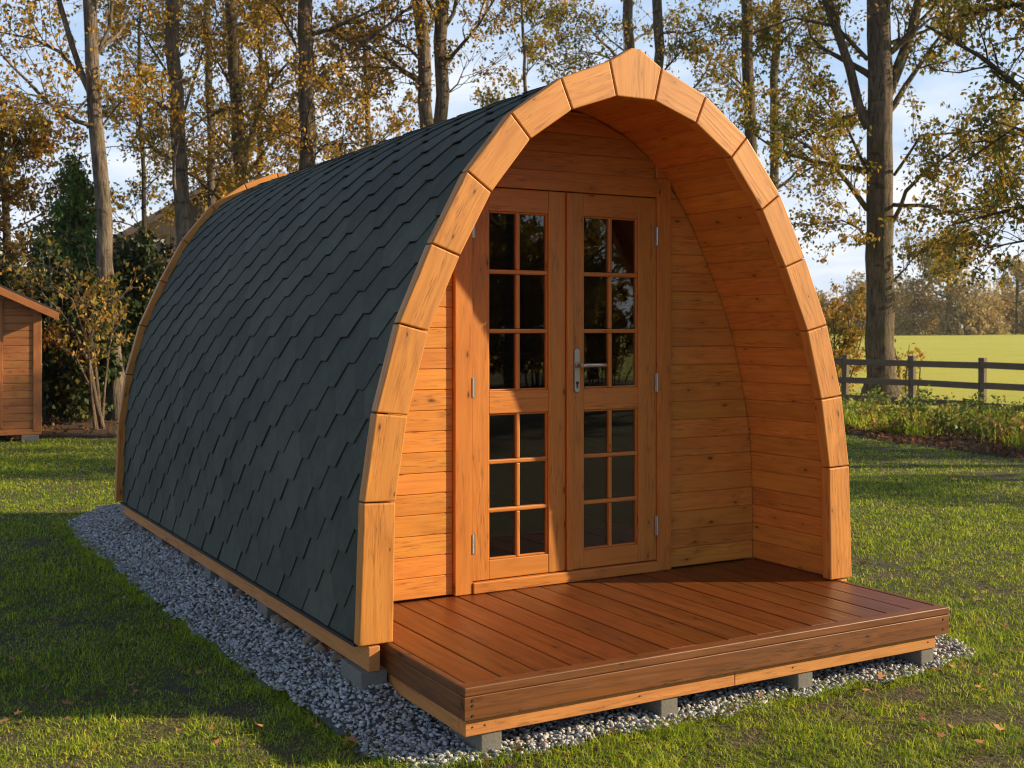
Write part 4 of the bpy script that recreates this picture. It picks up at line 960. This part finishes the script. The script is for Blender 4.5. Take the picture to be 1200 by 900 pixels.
# ------------------------------------------------------------------ shed
def shed():
    d = 14.6; p = base(47, d); ang = -PSI - math.atan((47 - 600) / FPX)      # faces the camera
    s = empty('garden_shed', tuple(p), 'small brown timber garden shed with felt roof at the left edge', 'shed', None, ang + .03)
    W, H, D = 2.3, 1.56, 2.0; zb = .10
    zr = H + zb + W / 2 * .47
    m = MB(); z = zb + .055; dz = .0925
    def half(z): return W / 2 if z <= H + zb else max(.03, (zr - z) / .47)
    while z < zr - .03:
        z1 = min(z + dz, zr); a, b = half(z), half(z1)
        m.prism([(-W / 2 - a + .001, 0, z), (-W / 2 + a - .001, 0, z), (-W / 2 + b - .001, 0, z1 - .001), (-W / 2 - b + .001, 0, z1 - .001)], (0, .03, 0), (1, 0, 0), .006)
        z = z1
    m.build('front_wall', M_shed, s)
    for xw in (-.031, -W + .001):
        m = MB(); z = zb + .055
        while z < H + zb - .02: m.box(xw, xw + .03, .032, D, z, z + dz - .001, 'y', .006); z += dz
        m.build('side_wall', M_shed, s)
    m = MB(); z = zb + .055
    while z < H + zb - .02: m.box(-W, 0, D + .002, D + .032, z, z + dz - .001, 'x', .004); z += dz
    m.build('rear_wall', M_shed, s)
    for xa in (-.085, -W - .02):
        m = MB(); m.box(xa + .005, xa + .1, -.02, -.001, zb + .02, H + zb - .02, 'z', .004); m.build('corner_trim', M_shed, s)
    m = MB(); m.box(.0015, .019, -.001, .08, zb + .02, H + zb - .04, 'z', .003); m.build('corner_trim', M_shed, s)
    m = MB(); m.box(-W - .01, .012, -.012, .05, zb - .02, zb + .053, 'x', .004); m.build('floor_beam', M_shed, s)
    # door
    dx1 = -.42; dm = MB(); dm.box(-1.75, dx1 - .07, -.016, -.002, zb + .09, 1.60, 'z', .003)
    D_ = dm.build('door', M_shed, s)
    for xa in (dx1 - .068, -1.82):
        m = MB(); m.box(xa, xa + .066, -.026, -.002, zb + .07, 1.66, 'z', .003); m.build('door_frame', M_shed, s)
    m = MB(); m.box(-1.82, dx1 - .002, -.024, -.002, 1.662, 1.72, 'x', .003); m.build('door_frame', M_shed, s)
    for z in (.32, 1.38):
        m = MB(); m.box(dx1 - .10, dx1 - .05, -.032, -.0265, z - .05, z + .05, 'z', .002); m.build('hinge', M_steel, D_)
    m = MB(); m.cyl((dx1 - .12, -.016, .9), (dx1 - .12, -.06, .9), .014, 10); m.cyl((dx1 - .12, -.05, .86), (dx1 - .12, -.05, .95), .012, 10); m.build('handle', M_steel, D_)
    # roof
    r = empty('roof', (0, 0, 0)); r.parent = s
    for sg in (1, -1):
        xe = W / 2 + .20; n = Vector((.47, 0, 1)).normalized()
        def P(t, k): return Vector((-W / 2 + sg * t, 0, zr - t * .47 + k))
        m = MB(); m.prism([(*P(0.002, .012).xy, P(0.002, .012).z), (*P(xe, .012).xy, P(xe, .012).z), (*P(xe, .035).xy, P(xe, .035).z), (*P(0.002, .035).xy, P(0.002, .035).z)], (0, 0, 0.0001), (0, 1, 0), 0)
        m = MB(); q = [P(.002, .012), P(xe, .012), P(xe, .036), P(.002, .036)]; m.prism([(v.x, -.25, v.z) for v in q], (0, D + .5, 0), (0, 1, 0), .002); m.build('roof_felt', M_felt, r)
        m = MB(); q = [P(.002, -.085), P(xe + .005, -.085), P(xe + .005, .010), P(.002, .010)]; m.prism([(v.x, -.272, v.z) for v in q], (0, .024, 0), (sg, 0, -.47), .003); m.build('fascia_board', M_shed, r)
        m = MB(); q = [P(.002, -.012), P(xe - .01, -.012), P(xe - .01, .0105), P(.002, .0105)]; m.prism([(v.x, -.246, v.z) for v in q], (0, D + .49, 0), (0, 1, 0), .001); m.build('roof_boards', M_shed, r)
        m = MB(); v = P(xe - .22, -.06); m.box(v.x - .03, v.x + .03, -.245, -.002, v.z - .035, v.z + .035, 'y', .004); m.build('purlin', M_shed, r)
    # its block
    c = MB(); c.box(-.1, .1, 0, .3, -.05, .078, 'x', .006); bq = c.build('concrete_block', M_conc, None, p + Vector((-.12, -.03, 0))); bq.rotation_euler.z = ang
    tag(bq, 'concrete block under the right corner of the small shed', 'block')
shed()

# ------------------------------------------------------------------ far house behind the trees
def house():
    d = 42; p = base(262, d); ang = -PSI - math.atan((262 - 600) / FPX)
    h = empty('far_house', tuple(p), 'pale gabled house with brown roof half hidden behind the trees left of the pod', 'house', None, ang)
    W, D, E = 9., 9., 3.8; zr = E + W / 2 * .62
    m = MB(); m.prism([(-W / 2, 0, -.1), (W / 2, 0, -.1), (W / 2, 0, E), (0, 0, zr), (-W / 2, 0, E)], (0, D, 0), (1, 0, 0), 0); m.build('wall', M_render, h)
    for sg in (1, -1):
        q = [(0, zr + .03), (sg * (W / 2 + .5), zr + .03 - (W / 2 + .5) * .62), (sg * (W / 2 + .5), zr + .25 - (W / 2 + .5) * .62), (0, zr + .28)]
        m = MB(); m.prism([(x, -.5, z) for x, z in q], (0, D + 1, 0), (0, 1, 0), 0); m.build('roof', M_tile, h)
    for x, z, w, hh in ((-2.6, 3.35, 1.2, 1.2), (-.2, 3.35, 1.2, 1.2), (2.2, 3.35, 1.2, 1.2), (-2.4, 1.0, 1.4, 1.3), (1.8, 1.0, 1.4, 1.3)):
        m = MB(); m.box(x - w / 2, x + w / 2, -.03, -.002, z, z + hh, 'x', .01); f = m.build('window', M_white, h)
        m = MB(); m.box(x - w / 2 + .1, x - .05, -.045, -.0315, z + .1, z + hh - .1, 'x', 0); m.box(x + .05, x + w / 2 - .1, -.045, -.0315, z + .1, z + hh - .1, 'x', 0); m.build('pane', M_pane, f)
    m = MB(); m.box(1.2, 1.9, 4, 4.8, zr - .8, zr + .8, 'z', .02); m.build('chimney', M_tile, h)
house()

# ------------------------------------------------------------------ undergrowth, litter, fallen leaves
def undergrowth():
    V, F, k0 = [], [], 0
    # tall rough grass along the fence
    n = 9500; t = rng.random(n); P0 = np.array([(p.x, p.y) for p in strip_r]); 
    q = t * 4.6 + .2; i = np.clip(q.astype(int), 0, 4); f = (q - i)[:, None]; fr_ = P0[i] * (1 - f) + P0[i + 1] * f
    bk = np.array([(FP[0] + (FP[6] - FP[0]) * (.18 + .82 * tt)).xy for tt in t]); s = (.2 + .85 * rng.random(n))[:, None]
    xy = fr_ * (1 - s) + bk * s; clump = vnoise(xy[:, 0], xy[:, 1], 1.3, 8)
    k = clump + rng.random(n) * .25 > .42; xy = xy[k]; clump = clump[k]; n = len(xy)
    v, fs = blades(n, xy[:, 0], xy[:, 1], (.08 + .26 * rng.random(n) ** 1.6) * (.5 + clump), rng.uniform(.008, .016, n), rng.uniform(.1, 1.1, n))
    o = link('rough_grass', np_mesh('rough_grass', v, fs), M_grass); tag(o, 'tall rough grass and weeds growing along the foot of the rail fence', 'undergrowth', kind='stuff')
undergrowth()
def weed(x, y, h, seed, label, leaf_m=L_weed, n=10, size=.09):
    b = Vector((x, y, 0)); T = Tree(b, seed); o = np.array(b)
    for _ in range(n):
        a = T.r.uniform(0, 6.28); P = T.wander(o + np.array([math.cos(a), math.sin(a), 0]) * T.r.uniform(0, .12), (math.cos(a) * .6, math.sin(a) * .6, 1), h * T.r.uniform(.6, 1.1), 6, .14, -.05)
        T.tube(P, np.linspace(.006, .002, 7), 4); T.leaves_on(P, 20, .06)
    return T.build('weed_plant', label, 'plant', M_bark, leaf_m, size, 'weeds along the fence', .35, trunk='stems', crown='foliage')
W3 = [weed(0, 0, .55, 111, 'leafy green weed clump growing in front of the rail fence'), weed(0, 0, .7, 112, 'leafy green weed clump growing in front of the rail fence', L_weed, 12), weed(0, 0, .6, 113, 'yellowing bramble clump growing in front of the rail fence', L_shrub, 9)]
spots = [(992, 484), (1012, 496), (1030, 488), (1050, 500), (1068, 492), (1085, 506), (1100, 498), (1118, 510), (1137, 504), (1155, 515), (1172, 508), (1190, 520), (1208, 515), (1002, 500), (1040, 508), (1128, 494), (1180, 496), (1225, 525), (1075, 480), (1015, 478), (1110, 486), (1163, 493), (1245, 520)]
for k, (u, v) in enumerate(spots):
    c = W3[k % 3] if k < 3 else copy_tree(W3[(k * 7) % 3]); g = on_ground(u, v); c.location = g; c.rotation_euler.z = k * 2.1; s = .5 + .4 * ((k * 37) % 10) / 10; c.scale = (s, s, s)

def leaf_shape(n, size, r):
    """maple-like outline, slightly curled: (n, 11, 3)"""
    ang = np.array([-90, -60, -20, 0, 25, 50, 90, 130, 155, 180, 200, 240]) * np.pi / 180; rad = np.array([.28, .5, .62, .42, .85, .5, 1., .5, .85, .42, .62, .5])
    B = np.stack([rad * np.cos(ang), rad * np.sin(ang), np.zeros(12)], 1)[None] * np.ones((n, 1, 1)); B[..., :2] *= 1 + r.uniform(-.24, .2, (n, 12, 1)); B[..., 0] *= r.uniform(.55, 1., (n, 1))
    B[..., 2] = (B[..., 0] ** 2) * r.uniform(-.2, 1.1, (n, 1)) + (B[..., 1] ** 2) * r.uniform(-.3, .7, (n, 1)) + r.normal(0, .06, (n, 12))
    return B * (size * .5)[:, None, None]
def litter():
    n = 1500; r = np.random.default_rng(5)
    e0, e1 = 3.4 ** .6, 15 ** .6
    rr = (e0 + r.random(n * 3) * (e1 - e0)) ** (1 / .6); th = PSI + r.uniform(-R(29), R(29), n * 3)
    x = CAM.x + rr * np.sin(th); y = CAM.y + rr * np.cos(th); k = ~((np.abs(x) < 1.15) & (y > -.62) & (y < 4.2)) & ~inside(x, y, SRn)
    x, y = x[k][:n], y[k][:n]; ge = GEn[r.integers(0, len(GEn), 260)] + r.normal(0, .05, (260, 2)); ge = ge[(ge[:, 0] < -1.22) | (ge[:, 1] < -.6)]
    x, y = np.concatenate([x, ge[:, 0]]), np.concatenate([y, ge[:, 1]]); n = len(x); B = leaf_shape(n, r.uniform(.012, .042, n) ** 1., r)
    B = rot(B, r.uniform(0, 6.28, n), r.normal(0, .45, n), r.normal(0, .45, n)); B[..., 0] += x[:, None]; B[..., 1] += y[:, None]; B[..., 2] += r.uniform(.018, .036, n)[:, None]
    V = [B.reshape(-1, 3)]; F = [np.arange(n * 12).reshape(n, 12)]
    o = link('leaf_bits', np_mesh('leaf_bits', V[0], F[0]), L_litter); tag(o, 'scattered small bits of dry brown leaf across the lawn', 'leaf litter', kind='stuff')
    # litter strips
    Vs, Fs, c = [], [], 0
    for poly, m_ in ((SRn, 7000), (SLn, 9000)):
        lo, hi = poly.min(0), poly.max(0); x = r.uniform(lo[0], hi[0], m_ * 4); y = r.uniform(lo[1], hi[1], m_ * 4)
        near = inside(x, y, poly) ; x, y = x[near][:m_], y[near][:m_]; q = len(x); B = leaf_shape(q, r.uniform(.05, .10, q), r)
        B = rot(B, r.uniform(0, 6.28, q), r.normal(0, .5, q), r.normal(0, .5, q)); B[..., 0] += x[:, None]; B[..., 1] += y[:, None]; B[..., 2] += r.uniform(.01, .05, q)[:, None]
        Vs.append(B.reshape(-1, 3)); Fs.append(np.arange(q * 12).reshape(q, 12) + c); c += q * 12
    o = link('leaf_litter', np_mesh('leaf_litter', np.concatenate(Vs), np.concatenate(Fs)), L_litter); tag(o, 'brown carpet of dead leaves under the fence weeds and the hedge', 'leaf litter', kind='stuff')
litter()
FG = 'fallen leaves on the lawn'
def fallen(u, v, size, seed, label, z=.03):
    r = np.random.default_rng(seed); B = leaf_shape(1, np.array([size * 1.22]), r)
    g = on_ground(u, v); B = rot(B, r.uniform(0, 6.28, 1), r.normal(0, .2, 1), r.normal(0, .2, 1))
    o = link('fallen_leaf', np_mesh('fallen_leaf', B.reshape(-1, 3), np.arange(12).reshape(1, 12)), L_leaf, None, (g.x, g.y, z)); tag(o, label, 'leaf', FG)
for k, q in enumerate(((14, 782, .062, 'brown leaf on shaded grass at the left edge, left one of two'), (50, 791, .06, 'brown curled leaf on shaded grass at the left edge, right one of two'), (5, 855, .06, 'orange lobed leaf in the sunlit grass at the bottom left edge'),
        (303, 861, .055, 'pale orange leaf in the sunlit grass at the bottom, left of the gravel'), (286, 882, .05, 'small orange leaf at the bottom edge left of the gravel'), (248, 865, .045, 'dark red leaf in the sunlit grass at the bottom'), (211, 788, .06, 'yellow leaf lying in shade beside the gravel strip'),
        (177, 774, .04, 'small tan leaf in the shaded grass left of the yellow one'), (65, 733, .045, 'thin tan leaf in the shaded grass at far left'), (160, 741, .055, 'tan leaf in the shaded grass halfway to the gravel'), (145, 708, .05, 'brown leaf upper left in the shaded grass'), (80, 835, .05, 'curled reddish leaf standing where the shade meets the sunlit grass'),
        (1012, 667, .085, 'bright orange leaf on the lawn just right of the arch leg'), (1068, 819, .05, 'orange leaf on the grass right of the deck, near the gravel'), (1170, 864, .06, 'orange leaf on the grass at the bottom right'), (1146, 880, .05, 'pale twiggy leaf at the bottom right, below the orange one'), (1147, 735, .06, 'reddish leaf on the grass right of the deck corner'),
        (1034, 800, .05, 'pale brown leaf on the grass below the right deck corner'), (1196, 770, .05, 'orange leaf at the right edge beside the deck'), (20, 846, .045, 'small brown leaf beside the orange lobed one at bottom left'), (412, 878, .07, 'orange oak leaf at the edge of the gravel near the bottom'), (300, 790, .06, 'dark brown leaf lying on the edge of the gravel strip'))):
    fallen(*q[:3], 200 + k, q[3])
r_ = random.Random(9)
for k in range(70):
    u, v = (r_.uniform(0, 420), r_.uniform(650, 890)) if k < 32 else (r_.uniform(1010, 1200), r_.uniform(560, 890))
    g = on_ground(u, v)
    if inside(np.array([g.x]), np.array([g.y]), GEn)[0] or (abs(g.x) < 1.2 and -.6 < g.y < 4.2): continue
    fallen(u, v, r_.uniform(.03, .055), 300 + k, 'small dry curled leaf lying loose in the lawn grass')

# ------------------------------------------------------------------ air
me = bpy.data.meshes.new('haze'); bm = bmesh.new(); bmesh.ops.create_cube(bm, size=1)
for v in bm.verts: v.co = Vector((20 + v.co.x * 420, 40 + v.co.y * 420, 8 + v.co.z * 20))
bm.to_mesh(me); bm.free()
hz = NT('haze_air'); hz.t.nodes.clear(); ho = hz.n('ShaderNodeOutputMaterial'); hv = hz.n('ShaderNodeVolumePrincipled')
hv.inputs['Color'].default_value = (.9, .93, 1, 1); hv.inputs['Density'].default_value = .0003; hv.inputs['Anisotropy'].default_value = .3; hz.l(hv.outputs[0], ho.inputs['Volume'])
tag(link('haze', me, hz.m), kind='stuff')

# ------------------------------------------------------------------ light
AZ, EL = R(28), R(22.5)
sd = Vector((math.cos(EL) * math.cos(AZ), -math.cos(EL) * math.sin(AZ), math.sin(EL)))
ld = bpy.data.lights.new('sun', 'SUN'); ld.energy = 4.6; ld.angle = R(.6); ld.color = (1, .79, .50)
sun = bpy.data.objects.new('sun', ld); col.objects.link(sun); sun.rotation_euler = (-sd).to_track_quat('-Z', 'Y').to_euler(); sun.location = sd * 50
wd = bpy.data.worlds.new('World'); scene.world = wd; wd.use_nodes = True; nt = wd.node_tree; nt.nodes.clear()
out = nt.nodes.new('ShaderNodeOutputWorld'); bg = nt.nodes.new('ShaderNodeBackground'); bg.inputs[1].default_value = .08
sky = nt.nodes.new('ShaderNodeTexSky'); sky.sky_type = 'NISHITA'; sky.sun_disc = False; sky.sun_elevation = EL; sky.sun_rotation = math.pi / 2 + AZ
sky.air_density = 1.; sky.dust_density = 1.; sky.ozone_density = 1.
tc = nt.nodes.new('ShaderNodeTexCoord'); sx = nt.nodes.new('ShaderNodeSeparateXYZ'); nt.links.new(tc.outputs['Generated'], sx.inputs[0])
def wm(op, a, b):
    x = nt.nodes.new('ShaderNodeMath'); x.operation = op
    for i, q in enumerate((a, b)):
        if isinstance(q, (int, float)): x.inputs[i].default_value = q
        else: nt.links.new(q, x.inputs[i])
    return x.outputs[0]
low = nt.nodes.new('ShaderNodeMapRange'); low.interpolation_type = 'SMOOTHSTEP'; nt.links.new(sx.outputs[2], low.inputs[0])
low.inputs[1].default_value = .22; low.inputs[2].default_value = .62; low.inputs[3].default_value = 1; low.inputs[4].default_value = 0
hor = nt.nodes.new('ShaderNodeMapRange'); nt.links.new(sx.outputs[2], hor.inputs[0]); hor.inputs[1].default_value = 0; hor.inputs[2].default_value = .3; hor.inputs[3].default_value = .26; hor.inputs[4].default_value = 0
dz = wm('ADD', wm('MAXIMUM', sx.outputs[2], 0.), .16)
cb = nt.nodes.new('ShaderNodeCombineXYZ'); nt.links.new(wm('DIVIDE', sx.outputs[0], dz), cb.inputs[0]); nt.links.new(wm('DIVIDE', sx.outputs[1], dz), cb.inputs[1])
no = nt.nodes.new('ShaderNodeTexNoise'); no.inputs['Scale'].default_value = 1.3; no.inputs['Detail'].default_value = 7; no.inputs['Roughness'].default_value = .6; nt.links.new(cb.outputs[0], no.inputs['Vector'])
rp = nt.nodes.new('ShaderNodeValToRGB'); rp.color_ramp.elements[0].position = .5; rp.color_ramp.elements[1].position = .8
nt.links.new(wm('ADD', no.outputs['Fac'], hor.outputs[0]), rp.inputs[0])
def wmix(f, a, b):
    x = nt.nodes.new('ShaderNodeMix'); x.data_type = 'RGBA'
    for q, i in ((f, 0), (a, 6), (b, 7)):
        if isinstance(q, tuple): x.inputs[i].default_value = (*q, 1)
        else: nt.links.new(q, x.inputs[i])
    return x.outputs[2]
c1 = wmix(wm('MULTIPLY', low.outputs[0], .85), sky.outputs[0], (4.3, 5.8, 8.0))
c2 = wmix(wm('MULTIPLY', rp.outputs[0], wm('MULTIPLY', low.outputs[0], .9)), c1, (8.2, 8.4, 8.7))
nt.links.new(c2, bg.inputs[0]); nt.links.new(bg.outputs[0], out.inputs[0])

scene.view_settings.view_transform = 'Standard'; scene.view_settings.look = 'None'; scene.view_settings.exposure = .70; scene.view_settings.gamma = 1
scene.render.resolution_x, scene.render.resolution_y = 1024, 768
cy = scene.cycles
cy.filter_width = 1.1; cy.max_bounces = 7; cy.diffuse_bounces = 4; cy.glossy_bounces = 3; cy.transmission_bounces = 3; cy.transparent_max_bounces = 12; cy.caustics_reflective = False; cy.caustics_refractive = False
